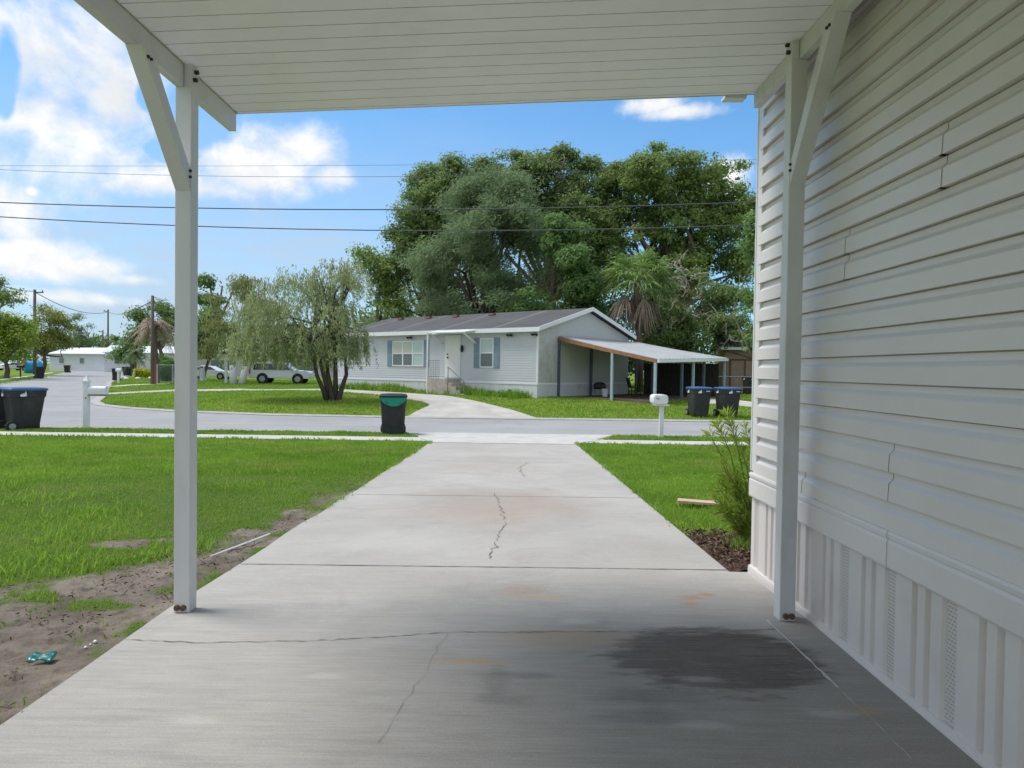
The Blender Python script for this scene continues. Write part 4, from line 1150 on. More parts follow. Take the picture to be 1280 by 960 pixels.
FEN = mat('galvanised_fence', (.50, .52, .54), .45, .1, 5, metal=.3)
def mesh_mat():
    m, t, b = new_mat('chain_link_mesh')
    co = t.coord(); X, Y, Z = t.sep(co)
    a1 = t.math('FLOORED_MODULO', t.math('ADD', X, Z), .09); a2 = t.math('FLOORED_MODULO', t.math('SUBTRACT', X, Z), .09)
    k = t.math('MAXIMUM', t.math('LESS_THAN', a1, .011), t.math('LESS_THAN', a2, .011))
    t.put(b.inputs['Base Color'], (.35, .36, .37)); t.put(b.inputs['Alpha'], k)
    return m
p0 = gpt(196.5, 480); p1 = gpt(217, 479.5); 
cf = thing('chain_link_fence', 'grey chain-link fence panel beside the brown wooden pole', 'fence', p0)
d_ = (gpt(250, 477.5) - p0); d_.z = 0; ln = d_.length; cf.rotation_euler = (0, 0, math.atan2(d_.y, d_.x))
for k in range(4):
    q = MB(); q.tube([(ln * k / 3, 0, -.1), (ln * k / 3, 0, 1.62)], .05, 8); q.build('post', FEN, cf)
q = MB(); q.tube([(0, 0, 1.58), (ln, 0, 1.58)], .035, 6); q.build('rail', FEN, cf)
q = MB(); q.add([(0, 0, .02), (ln, 0, .02), (ln, 0, 1.56), (0, 0, 1.56)], [(0, 1, 2, 3)]); q.build('mesh', mesh_mat(), cf)
p_ = gpt(194.3, 481)
o_ = thing('marker_post', 'short rust red post at the end of the chain-link fence', 'post', p_)
q = MB(); q.box((-.06, -.06, -.1), (.06, .06, 1.65), taper=.9); q.build('shaft', mat('rust_red_paint', (.26, .07, .05), .7, .2), o_)
p_ = gpt(282.5, 479.5)
bh = thing('bird_feeder', 'white post with crossarm and small tray beside the white painted trunk', 'bird feeder', p_)
q = MB(); q.box((-.09, -.09, -.1), (.09, .09, 2.6)); q.build('post', WPAINT, bh)
q = MB(); q.box((-.34, -.1, 2.35), (.36, .1, 2.45)); q.build('crossarm', WPAINT, bh)
q = MB(); q.loft([rrect(.5, .5, .1, 2.75), rrect(.75, .6, .15, 2.83), rrect(.3, .3, .1, 3.0)]); q.build('tray', WPAINT, bh)
q = MB(); q.box((-.28, -.2, 2.60), (.28, .2, 2.74)); q.build('gap', DARK, bh)
p_ = gpt(340.5, 479)
cl = thing('clothes_post', 'thin white pole with short arm in front of the white pickup', 'post', p_)
q = MB(); q.tube([(0, 0, -.1), (0, 0, 2.15)], .055, 8); q.build('shaft', WPAINT, cl)
q = MB(); q.tube([(-.25, 0, 2.05), (.45, 0, 2.05)], .035, 6); q.build('arm', WPAINT, cl)
# white picket rail beyond the yellow shrub
p_ = gpt(172, 470.5)
pf = thing('picket_fence', 'low white picket fence behind the yellow shrub', 'fence', p_, math.radians(-6))
q = MB(); [q.box((-.06, -.04, zz), (5.6, .04, zz + .1)) for zz in (.35, .95)]; q.build('rail', WPAINT, pf)
q = MB(); [q.box((k * .22, -.07, .1), (k * .22 + .12, -.041, 1.25)) for k in range(25)]; q.build('pickets', WPAINT, pf)
pf.children[1].name = 'picket_panel'
for px, py in ((158.0, 474.6), (172.3, 474.2), (188.5, 473.8), (214, 474)):
    p_ = gpt(px, py)
    o_ = MB(); n = 6
    o_.loft([rrect(.42, .3, .14, -.02), rrect(.5, .36, .16, .1), rrect(.34, .24, .1, .22)])
    ob = o_.build('stone', WPAINT, None, smooth=True); ob.location = p_
    tag(ob, 'white painted edging stone on the lawn by the yellow shrub', 'stone', 'white edging stones by the yellow shrub')

# ================================================================== SMALL THINGS ON THE GROUND
tw = MB()
n = 9; V = []
for i in range(n):
    for j in range(6):
        u, v = i / (n - 1) - .5, j / 5 - .5
        V.append((u * .105, v * .06, .014 + .009 * math.sin(u * 9 + v * 4) * math.cos(v * 6) + .012 * vnoise(u * 9, v * 9, 3)))
tw.add(V, [(i * 6 + j, (i + 1) * 6 + j, (i + 1) * 6 + j + 1, i * 6 + j + 1) for i in range(n - 1) for j in range(5)])
p_ = G(53, 833)
ob = tw.build('wrapper', mat('teal_foil', (.0, .13, .12), .3, .35, 30, spec=.6), None, smooth=True, fix=False)
ob.modifiers.new('thick', 'SOLIDIFY').thickness = .004
ob.location = (p_.x, p_.y, float(gz(p_.x, p_.y)) + .028); ob.rotation_euler = (.22, 0, .15)
tag(ob, 'crumpled teal wrapper lying on the bare sandy soil', 'litter')
ps = [G(263, 701), G(300, 688.5), G(337, 675.5)]
o0 = ps[0]
tb = MB(); tb.tube([(p.x - o0.x, p.y - o0.y, .034) for i, p in enumerate(ps)], [.007, .009, .008], 4)
ob = tb.build('edging_strip', TRIM, None); ob.location = (o0.x, o0.y, float(gz(o0.x, o0.y))); tag(ob, 'thin white plastic strip lying on soil along the driveway edge', 'plastic strip')
p_ = G(870, 635)
q = MB(); q.box((-.20, -.09, 0), (.20, .09, .022)); q.add([(.2, -.09, 0), (.27, -.02, 0), (.2, .02, 0), (.2, -.09, .02), (.27, -.02, .02), (.2, .02, .02)], [(0, 2, 1), (3, 4, 5), (0, 1, 4, 3), (1, 2, 5, 4)])
ob = q.build('board', mat('pinkish_board', (.56, .36, .28), .8, .15, 6), None); ob.location = (p_.x, p_.y, float(gz(p_.x, p_.y)) + .06); ob.rotation_euler = (-.03, .02, -.22)
tag(ob, 'broken pinkish board lying flat on the grass by the shrub', 'board')
for k, (px, py) in enumerate(((113, 812), (107, 816), (119, 809))):
    p_ = G(px, py); q = MB(); s = .007 + .003 * k
    q.loft([rrect(s, s * .8, s * .3, 0), rrect(s * 1.5, s * 1.2, s * .5, s * .5), rrect(s * .8, s * .6, s * .2, s)])
    ob = q.build('pebble', TRIM, None, smooth=True); ob.location = (p_.x, p_.y, p_.z + .022); tag(ob, 'tiny white pebble on bare soil at the slab edge', 'pebble', 'white pebbles at the slab edge')
# ================================================================== GRASS
GRASS = leaf_mat('lawn_grass', (.11, .215, .020), (.265, .41, .055), .45, .1, (.36, .31, .13))
def blades(name, label, P, size, tint, parent=None, lean=.55):
    n = len(P); r = RNG
    h = size[:, 0] * r.uniform(.6, 1.25, n); w = size[:, 1] * r.uniform(.7, 1.3, n)
    a = r.uniform(0, 2 * PI, n); le = r.uniform(.1, 1, n) * lean * h
    dx, dy = np.cos(a) * le, np.sin(a) * le
    b = a + r.uniform(.6, 2.4, n); wx, wy = np.cos(b) * w / 2, np.sin(b) * w / 2
    z = P[:, 2] - .006
    v0 = np.stack([P[:, 0] - wx, P[:, 1] - wy, z], 1); v1 = np.stack([P[:, 0] + wx, P[:, 1] + wy, z], 1)
    v2 = np.stack([P[:, 0] + dx * .4 + wx * .8, P[:, 1] + dy * .4 + wy * .8, z + h * .62], 1)
    v3 = np.stack([P[:, 0] + dx * .4 - wx * .8, P[:, 1] + dy * .4 - wy * .8, z + h * .62], 1)
    v4 = np.stack([P[:, 0] + dx, P[:, 1] + dy, z + h * .95], 1)
    V = np.stack([v0, v1, v2, v3, v4], 1).reshape(-1, 3)
    k = np.arange(n) * 5
    F4 = np.stack([k, k + 1, k + 2, k + 3], 1)
    F3 = np.stack([k + 3, k + 2, k + 4, k + 4], 1)
    # triangles kept as degenerate-free faces: build two meshes' faces in one loop array
    me = bpy.data.meshes.new(name)
    me.vertices.add(len(V)); me.vertices.foreach_set('co', V.astype(np.float32).ravel())
    li = np.concatenate([F4, F3[:, :3]], 1).ravel().astype(np.int32)
    me.loops.add(len(li)); me.loops.foreach_set('vertex_index', li)
    me.polygons.add(2 * n)
    ls = np.stack([np.arange(n) * 7, np.arange(n) * 7 + 4], 1).ravel().astype(np.int32)
    lt_ = np.tile(np.array([4, 3], np.int32), n)
    me.polygons.foreach_set('loop_start', ls); me.polygons.foreach_set('loop_total', lt_)
    me.materials.append(GRASS)
    at_ = me.attributes.new('tint', 'FLOAT', 'POINT'); at_.data.foreach_set('value', np.repeat(tint, 5).astype(np.float32))
    me.update(calc_edges=True)
    o = bpy.data.objects.new(name, me); COL.objects.link(o)
    return tag(o, label, 'grass', None, 'stuff')
def lawn_tint(x, y):
    t = (fbm(x * .55, y * .55, 41) - .5) * 1.3 + (fbm(x * 2.6, y * 2.6, 51) - .5) * 1.0 + .45 + RNG.normal(0, .15, len(x))
    dry = RNG.random(len(x)) < np.clip((fbm(x * 1.1, y * 1.1, 88) - .52) * 1.3, .015, .35)
    t = np.where(dry, 1.0, np.clip(t, 0, .9))
    return np.clip(t, 0, 1)
def scatter(x0, x1, y0, y1, dens_fn, keep, boost=1.0):
    """rows of growing depth, density falling with distance"""
    out = []
    y = y0
    while y < y1:
        dy = max(.25, y * .06); ye = min(y + dy, y1)
        a = max(x0, -.80 * ye - 1.0); b = min(x1, .80 * ye + 1.0)
        if b > a:
            n = int((b - a) * (ye - y) * dens_fn(y) * boost)
            out.append(np.stack([RNG.uniform(a, b, n), RNG.uniform(y, ye, n)], 1))
        y = ye
    P = np.concatenate(out); m = keep(P[:, 0], P[:, 1])
    P = P[m]
    return np.concatenate([P, gz(P[:, 0], P[:, 1])[:, None]], 1)
def bsize(P, h0, w0):
    D = np.maximum(P[:, 1], 3)
    f = fbm(P[:, 0] * 1.3, P[:, 1] * 1.3, 61)
    return np.stack([h0 * (.6 + .8 * f) * (1 + .012 * (D - 4)), w0 * np.maximum(1, D / 5.5) ** .95], 1)
dens = lambda y: 5200 * min(1, (4.2 / max(y, 1)) ** 1.35)
def keep_left(x, y):
    d = dirt_mask(x, y)
    tuft = fbm(x * 3.7, y * 3.7, 71)
    return (x < -1.90) & (RNG.random(len(x)) > np.clip(d * 1.02 - np.clip((tuft - .62) * 3, 0, .6), 0, .996))
P = scatter(-30, -1.93, 1.6, 16.45, dens, keep_left, 1.0)
S = bsize(P, .048, .0064); dd = dirt_mask(P[:, 0], P[:, 1]); S[:, 0] *= (1 - .5 * dd)
T = lawn_tint(P[:, 0], P[:, 1]) * (1 - .35 * dd)
o = blades('grass', 'bright green lawn grass beside the driveway thinning into bare soil', P, S, T); 
# grass creeping over the slab and pavement edges
E_ = []
for (xa, ya, xb, yb, n_) in ((-1.915, 6.5, -1.90, 16.3, 900), (1.56, 6.3, 1.56, 16.3, 900), (-20, 16.47, -2.1, 16.47, 1500), (-20, 17.54, -2.4, 17.54, 1500), (1.75, 16.47, 16, 16.47, 900), (2.4, 17.54, 16, 17.54, 900)):
    f = RNG.random(n_); q = np.stack([xa + (xb - xa) * f, ya + (yb - ya) * f], 1) + RNG.normal(0, .02, (n_, 2))
    k = fbm(q[:, 0] * 1.9, q[:, 1] * 1.9, 91) > .42; E_.append(q[k])
E_ = np.concatenate(E_); P = np.concatenate([E_, (gz(E_[:, 0], E_[:, 1]) + .02)[:, None]], 1)
blades('edge_grass', 'grass tufts creeping over the concrete edges', P, bsize(P, .06, .0065), lawn_tint(P[:, 0], P[:, 1]), lean=1.1)
# thin weeds on the bare soil
W1 = []
for k in range(130):
    q = np.array((RNG.uniform(-4.6, -1.95), RNG.uniform(2.3, 7)))
    if dirt_mask(q[:1], q[1:])[0] > .5: W1.append(q + RNG.normal(0, .035 + .05 * RNG.random(), (int(RNG.uniform(4, 15)), 2)))
W1 = np.concatenate(W1); P = np.concatenate([W1, (gz(W1[:, 0], W1[:, 1]) + .015)[:, None]], 1)
blades('soil_weeds', 'thin weeds sprouting from the bare sandy soil', P, np.stack([RNG.uniform(.02, .055, len(P)), np.full(len(P), .006)], 1), np.clip(RNG.normal(.2, .18, len(P)), 0, .9), lean=.8)
# coarse lighter clumps in the lawn
C_ = []
for cx, cy, r_, nn in ((-4.1, 6.6, .5, 500), (-5.2, 7.4, .45, 350), (-3.3, 8.6, .4, 300), (-2.6, 5.0, .2, 160), (-3.3, 4.75, .35, 260), (-2.9, 4.7, .25, 200), (-2.5, 5.3, .25, 180), (-6.6, 9, .7, 400), (-3.6, 5.6, .35, 220)):
    q = RNG.normal(0, .5, (nn, 2)) * r_ + (cx, cy); C_.append(q)
C_ = np.concatenate(C_); C_ = C_[C_[:, 0] < -1.95]
P = np.concatenate([C_, gz(C_[:, 0], C_[:, 1])[:, None]], 1)
S = np.stack([RNG.uniform(.06, .13, len(P)), np.full(len(P), .011)], 1)
blades('coarse_grass', 'coarse broad bladed grass clumps in the lawn near the bare soil', P, S, np.clip(RNG.normal(.55, .2, len(P)), 0, 1), lean=.9)
MULCH = [(1.53, 4.80), (1.53, 6.25), (1.75, 6.05), (2.1, 5.95), (2.5, 6.0), (3.2, 6.0), (3.2, 4.80)]
keep_r = lambda x, y: (x > 1.57) & ~in_poly(x, y, MULCH) & ~((y < 4.85))
P = scatter(1.57, 22, 4.8, 16.45, dens, keep_r, 1.0)
blades('grass', 'lawn grass between the driveway and the beige house', P, bsize(P, .046, .0062), lawn_tint(P[:, 0], P[:, 1]))
ap = lambda x, y: (x > -2.05 - np.clip(y - 16.6, 0, 2.4) * .38) & (x < 1.75 + np.clip(y - 16.6, 0, 2.4) * .5)
P = scatter(-30, 24, 17.48, 18.72, dens, lambda x, y: ~ap(x, y), 1.6)
blades('verge_grass', 'strip of verge grass between pavement and road', P, bsize(P, .075, .0065), lawn_tint(P[:, 0], P[:, 1]))
ROADP = [tuple(p) for p in offset_line(RFAR, -.35)] + RNEAR[::-1]
PATHP = [(p.x, p.y) for p in LOWP] + [(p.x, p.y) for p in UPP[::-1]]
HOUSEP = [tuple(HL(x, y, 0)[:2]) for x, y in ((-LEN, -.05), (0, -.05), (0, 1.6), (5.3, 1.6), (5.3, 9.7), (-LEN, 9.7))]
WALK2 = [tuple(G(*q)[:2]) for q in [(128, 485.2), (165, 482.2), (212, 480.6), (212, 479.4), (165, 480.9), (128, 483.8)]]
WALK3 = [tuple(G(*q)[:2]) for q in [(-60, 484), (0, 476.4), (36, 471.2), (66, 466.3), (66, 465.5), (36, 469.8), (0, 474.3), (-60, 480.5)]]
SP = [tuple(G(*q)[:2]) for q in [(887, 505), (940, 509.5), (940, 503), (887, 499)]]
def keep_far(x, y):
    k = ~in_poly(x, y, ROADP) & ~in_poly(x, y, PATHP) & ~in_poly(x, y, HOUSEP) & ~in_poly(x, y, WALK2) & ~in_poly(x, y, WALK3) & ~in_poly(x, y, SP)
    return k
densf = lambda y: 4200 * (4.2 / max(y, 1)) ** 1.75
P = scatter(-62, 34, 19.2, 75, densf, keep_far, 1.0)
blades('grass', 'bright lawns across the street around the pale blue home', P, bsize(P, .06, .0065), np.clip(lawn_tint(P[:, 0], P[:, 1]) + .1, 0, 1))
# taller weeds along the skirting of the home across the street
W_ = []
for k in range(900):
    xx = -LEN + RNG.random() * (LEN - .3)
    if fbm(xx * 1.1, 3.3, 77) < .42 and RNG.random() < .75: continue
    p = HL(xx, -.25 - abs(RNG.normal(0, .35)), 0); W_.append((p.x, p.y, float(gz(p.x, p.y)), .18 + .5 * RNG.random() * vnoise(xx * .9, 1.7, 5)))
W_ = np.array(W_); k = ~in_poly(W_[:, 0], W_[:, 1], PATHP); W_ = W_[k]
W3 = np.repeat(W_, 7, 0); W3[:, :2] += RNG.normal(0, .09, (len(W3), 2))
blades('weeds', 'tall weeds growing along the white skirting of the pale blue home', W3[:, :3], np.stack([W3[:, 3], np.full(len(W3), .035)], 1), np.clip(RNG.normal(.4, .25, len(W3)), 0, 1), lean=.6)

# ---- mulch bed with chips
q = MB(); nx_, ny_ = 30, 26
MX = np.linspace(1.53, 3.3, nx_); MY = np.linspace(4.79, 6.1, ny_)
V = []
for yy in MY:
    for xx in MX:
        e = min(xx - 1.53, 6.1 - yy, 3.3 - xx) ; V.append((xx, yy, float(gz(xx, yy)) + .012 + .03 * min(1, max(0, e / .15)) + .03 * (float(fbm(xx * 6, yy * 6, 3)) - .5)))
q.add(V, [(j * nx_ + i, j * nx_ + i + 1, (j + 1) * nx_ + i + 1, (j + 1) * nx_ + i) for j in range(ny_ - 1) for i in range(nx_ - 1) if (MY[j] < 5.95 or MX[i] < 1.75 and MY[j] < 6.05)])
tag(q.build('mulch_bed', mat('dark_mulch', (.085, .05, .035), .95, .4, 30, bump=.6, bscale=60), None, smooth=True, fix=False), kind='structure')
n = 5200
C = np.stack([RNG.uniform(1.545, 3.0, n), RNG.uniform(4.81, 6.15, n), np.zeros(n)], 1)
C = C[(C[:, 1] < 5.98 + .25 * RNG.random(len(C)) - .1 * (C[:, 0] > 1.9))]
C[:, 2] = gz(C[:, 0], C[:, 1]) + .04 + .03 * RNG.random(len(C))
ax = unit(RNG.normal(size=(len(C), 3)) * (1, 1, .25))
V, Fc, T = leaves(C, RNG.uniform(.02, .07, len(C)), RNG.uniform(.006, .016, len(C)), axis=ax)
MCH = leaf_mat('mulch_chips', (.035, .018, .012), (.23, .15, .10), 0, .08)
T = np.repeat(RNG.random(len(C)) ** 2.2, 4)
tag(fast_mesh('mulch', V, Fc, MCH, attrs={'tint': T}), 'brown bark mulch chips around the shrub at the house corner', 'mulch', None, 'stuff')
# twigs and dead leaves on the bare soil
n = 16000
C = np.stack([RNG.uniform(-5.5, -1.9, n), RNG.uniform(1.8, 9, n), np.zeros(n)], 1)
dmk = dirt_mask(C[:, 0], C[:, 1]); C = C[(dmk > .3) & (fbm(C[:, 0] * 2.5, C[:, 1] * 2.5, 15) > .47)]
C[:, 2] = gz(C[:, 0], C[:, 1]) + .030
ax = unit(RNG.normal(size=(len(C), 3)) * (1, 1, .15))
V, Fc, T = leaves(C, RNG.uniform(.01, .04, len(C)), RNG.uniform(.003, .010, len(C)), axis=ax)
tag(fast_mesh('soil_debris', V, Fc, MCH, attrs={'tint': np.repeat(RNG.random(len(C)) ** 1.6, 4)}), 'dry twigs and dead leaf bits over the bare soil', 'debris', None, 'stuff')

# ================================================================== TREES
BARK = mat('grey_brown_bark', (.15, .115, .09), .9, .3, 4, bump=.6, bscale=14, stretch=(1, 1, .3))
BARKD = mat('dark_bark', (.075, .06, .05), .9, .3, 4, bump=.5, bscale=14, stretch=(1, 1, .3))
LEAF_OAK = leaf_mat('oak_leaves', (.085, .135, .045), (.245, .335, .115), .42)
LEAF_OAK2 = leaf_mat('yellow_green_leaves', (.095, .15, .038), (.275, .37, .105), .42)
LEAF_CED = leaf_mat('grey_green_foliage', (.10, .155, .075), (.25, .335, .165), .4)
LEAF_MID = leaf_mat('mid_green_leaves', (.07, .14, .045), (.205, .325, .10), .42)
LEAF_LIME = leaf_mat('lime_leaves', (.10, .175, .018), (.32, .42, .055), .4)
LEAF_OLV = leaf_mat('olive_brown_leaves', (.13, .16, .032), (.31, .34, .085), .42)
LEAF_WIL = leaf_mat('weeping_leaves', (.17, .215, .085), (.42, .475, .235), .4)
LEAF_DRY = leaf_mat('dry_fronds', (.20, .15, .11), (.44, .35, .27), .2)
LEAF_PALM = leaf_mat('palm_fronds', (.08, .15, .04), (.26, .38, .11), .3)

def ell(blobs, Y, dep=.9, yo=None):
    out = []
    for i, bq in enumerate(blobs):
        px, py, rx, ry = bq[:4]; yy = Y + (bq[4] if len(bq) > 4 else 0)
        p = pix(px, py, yy); s = yy / F
        out.append((np.array(p), np.array((rx * s, max(rx, ry) * s * dep, ry * s))))
    return out
def lobes(E, rng, n=4):
    """small side lobes that break up the outline of each big mass"""
    out = [(c, r * .80) for c, r in E]
    for c, r in E:
        for k in range(n):
            d = unit(rng.normal(size=(1, 3)))[0]; d[2] = abs(d[2]) * 1.1 - .25; d[1] -= .25
            f = rng.uniform(.14, .36)
            out.append((c + d * r * rng.uniform(.74, 1.08), r * f * np.array((1.15, 1.0, .8))))
    return out
def crown_points(blobs, n_clusters, per, cr, shell=.5, rng=RNG, flat=.6, low=-.75, gaps=.36):
    """leaf positions in ragged clumps spread through the ellipsoids; returns positions and a tone for each clump"""
    vol = np.array([np.prod(b[1]) ** .67 for b in blobs]); pick = rng.choice(len(blobs), n_clusters, p=vol / vol.sum())
    d = unit(rng.normal(size=(n_clusters, 3))); d[:, 2] = np.where(d[:, 2] < low, -d[:, 2], d[:, 2])
    r = shell + (1.10 - shell) * rng.random(n_clusters) ** .7
    c0 = np.array([blobs[k][0] for k in pick]); rad = np.array([blobs[k][1] for k in pick])
    C = c0 + d * r[:, None] * rad
    C += rng.normal(size=C.shape) * .08 * rad
    gap = vnoise(C[:, 0] * .62 + C[:, 2] * .35 + 7, C[:, 2] * .75 + C[:, 1] * .3 + 3, 17) * .65 + vnoise(C[:, 0] * 1.5, C[:, 2] * 1.5 + C[:, 1], 19) * .35
    ok = gap > gaps
    C, d, pick = C[ok], d[ok], pick[ok]; n_clusters = len(C)
    tone = rng.normal(0, .22, n_clusters)
    sz = rng.uniform(.5, 1.35, n_clusters) * cr
    cnt = np.maximum(4, (per * (sz / cr) ** 2 * rng.uniform(.7, 1.3, n_clusters)).astype(int))
    idx_ = np.repeat(np.arange(n_clusters), cnt)
    g = rng.normal(size=(len(idx_), 3)); ln_ = np.linalg.norm(g, axis=1, keepdims=True); g *= np.minimum(1, 1.9 / ln_)
    Lp = C[idx_] + g * (sz[idx_] * .55)[:, None] * np.array((1, 1, flat))
    CP_N[0] = unit(g * np.array((1, 1, 1 / flat)) + .9 * unit(d)[idx_] + np.array((0, 0, .75)))
    return Lp, tone[idx_], C
CP_N = [None]
def limbs(mb, base, blobs, r0, rng, forks=3, trunk_top=None, n=7):
    """tapered trunk, then limbs reaching into the crown"""
    cen = np.mean([b[0] for b in blobs], 0); base = np.array(base)
    low = min(b[0][2] - b[1][2] * .5 for b in blobs)
    tt = trunk_top if trunk_top is not None else np.array((base[0] * .55 + cen[0] * .45, base[1] * .55 + cen[1] * .45, max(base[2] + .8, low * .75 + base[2] * .25)))
    m = (base + tt) / 2 + rng.normal(0, .08, 3) * np.linalg.norm(tt - base)
    mb.tube([base - (0, 0, .3), base + (tt - base) * .1, m, tt], [r0 * 1.35, r0, r0 * .85, r0 * .7], n)
    for c, rad in blobs:
        for k in range(forks):
            e = c + unit(rng.normal(size=(1, 3)))[0] * rad * .6
            k1 = tt + (e - tt) * .4 + rng.normal(0, .12, 3) * np.linalg.norm(e - tt) + (0, 0, .1 * np.linalg.norm(e - tt))
            k2 = tt + (e - tt) * .75 + rng.normal(0, .08, 3) * np.linalg.norm(e - tt)
            mb.tube([tt, k1, k2, e], [r0 * .5, r0 * .32, r0 * .18, r0 * .05], 5, cap=False)
def tree(name, label, cat, base_px, Y, blobs, lm, bark=None, n=500, per=45, cr=.8, L_=.26, W_=.13, r0=.3, group=None, shell=.5, bias=0., axis=None, droop=0., flat=.6, forks=2, base=None, seed=1, low=-.75, dep=.9):
    rng = np.random.default_rng(seed)
    E = lobes(ell(blobs, Y, dep), rng, 9)
    big = len(blobs)
    if base is None:
        b_ = pix(base_px, 480, Y); base = np.array((b_.x, b_.y, float(gz(b_.x, b_.y))))
    base = np.array(base, float)
    t = thing(name, label, cat, tuple(base), 0, group)
    mb = MB(); loc = [(c - base, r) for c, r in E]
    limbs(mb, (0, 0, 0), loc[:big], r0, rng, forks)
    mb.build('trunk', bark or BARK, t, smooth=True)
    Lp, tone, C = crown_points(loc, n, per, cr, shell, rng, flat, low)
    tint = np.clip(.45 + bias + tone + rng.normal(0, .16, len(Lp)), 0, 1)
    ls = rng.uniform(.55, 1.35, len(Lp))
    V, Fc, T = leaves(Lp, L_ * ls, W_ * ls, axis=axis, droop=droop, tint=tint, rng=rng) if axis is not None else leaves_n(Lp, CP_N[0], L_ * ls, W_ * ls, tint, rng)
    fast_mesh('crown', V, Fc, lm, t, {'tint': T})
    return t, base, loc

# ---- the big trees behind the pale blue home
tree('oak_tree', 'broad dark oak rising behind the house roof at the open sky edge', 'tree', 535, 55, [(548, 248, 46, 38), (582, 224, 42, 22), (525, 292, 36, 38), (513, 342, 30, 46), (545, 330, 40, 55), (520, 375, 45, 30), (590, 262, 45, 40), (535, 216, 14, 9), (563, 210, 12, 8), (603, 206, 14, 10), (494, 300, 14, 16)], LEAF_OAK, n=3600, per=30, cr=.68, r0=.45, seed=3, bias=.1)
tree('oak_tree', 'tallest wispy topped oak in the middle of the tree mass', 'tree', 680, 56, [(640, 240, 48, 38), (690, 232, 55, 38), (733, 250, 40, 40), (650, 203, 24, 14), (690, 200, 16, 12), (716, 206, 22, 14), (680, 290, 70, 50), (742, 320, 30, 60), (762, 250, 26, 34), (636, 196, 9, 8), (668, 194, 9, 9), (703, 190, 8, 8), (738, 208, 16, 12), (765, 222, 12, 9)], LEAF_OAK, n=4200, per=29, cr=.62, r0=.45, seed=4, bias=.0)
tree('oak_tree', 'large oak with open branches at the beige house corner end of the trees', 'tree', 850, 54, [(797, 240, 46, 42), (836, 212, 40, 24), (880, 240, 42, 32), (915, 285, 32, 48), (850, 290, 60, 50), (775, 290, 34, 48), (925, 330, 24, 40), (810, 200, 18, 10), (855, 340, 60, 30), (890, 212, 30, 12), (822, 188, 9, 8), (846, 192, 9, 8), (868, 200, 11, 8), (902, 220, 12, 10), (932, 255, 14, 18), (778, 212, 10, 9), (795, 202, 9, 7)], LEAF_OAK2, n=4000, per=28, cr=.62, r0=.45, seed=5, bias=-.05, shell=.45)
tree('cedar_tree', 'feathery grey-green cedar behind the middle of the house roof', 'tree', 600, 46, [(580, 262, 40, 36), (610, 300, 55, 60), (575, 335, 48, 52), (640, 330, 52, 58), (600, 375, 75, 36), (650, 262, 38, 36), (545, 372, 40, 32), (628, 238, 30, 20)], LEAF_CED, BARKD, n=2900, per=50, cr=.56, L_=.26, W_=.06, r0=.35, seed=6, axis=np.array((.35, 0, .7)), droop=.45, flat=.85, shell=.62)
tree('maple_tree', 'fresh mid green tree directly behind the gable end', 'tree', 705, 43, [(705, 330, 32, 42), (690, 378, 42, 26), (728, 365, 26, 40), (708, 288, 24, 22), (655, 392, 26, 12), (735, 400, 30, 25)], LEAF_MID, n=1500, per=34, cr=.48, L_=.22, W_=.12, r0=.22, seed=7, bias=.1)
tree('scrub_tree', 'light green loose tree behind the weeping tree crown', 'tree', 478, 54, [(470, 330, 26, 26), (462, 372, 28, 30), (490, 392, 30, 22), (482, 345, 20, 24)], LEAF_OAK2, n=330, per=34, cr=.75, r0=.2, seed=8, bias=.12)
tree('young_tree', 'bright green tree close to the beige house corner trim', 'tree', 944, 36, [(946, 310, 13, 36), (944, 370, 12, 40), (950, 430, 14, 30)], LEAF_MID, n=260, per=40, cr=.5, L_=.2, W_=.11, r0=.12, seed=9, bias=.25)
# tangled bush with bare grey branches
tb_, bb_, lo_ = tree('tangled_bush', 'tangled dark bush with bare grey branches behind the lean-to roof', 'bush', 862, 44.5, [(860, 365, 50, 30), (905, 395, 36, 42), (825, 385, 30, 44), (870, 420, 62, 42), (840, 345, 30, 16)], LEAF_OAK, n=2100, per=34, cr=.46, L_=.19, W_=.10, r0=.2, seed=10, bias=-.02)
rng = np.random.default_rng(99); br = MB()
for k in range(70):
    c, rad = lo_[rng.integers(len(lo_))]
    d0 = unit(rng.normal(size=(1, 3)) * (1, .4, .8) + (0, -1.2, .15))[0]
    s = c + d0 * rad * .98; p = [s]
    dv = unit(rng.normal(size=(1, 3)) + (0, -.5, -.2))[0]
    for j in range(5):
        dv = unit((dv + rng.normal(0, .45, 3) + (0, -.1, -.12)).reshape(1, 3))[0]; p.append(p[-1] + dv * rng.uniform(.15, .38))
    br.tube(p, [.045, .04, .032, .026, .018, .009], 4)
    for j in (1, 2, 3, 4):
        e = p[j] + unit(rng.normal(size=(1, 3)))[0] * .45; br.tube([p[j], (p[j] + e) / 2 + rng.normal(0, .05, 3), e], [.022, .016, .007], 4)
br.build('bare_branch', mat('bare_grey_twigs', (.36, .32, .27), .9, .2, 6), tb_)
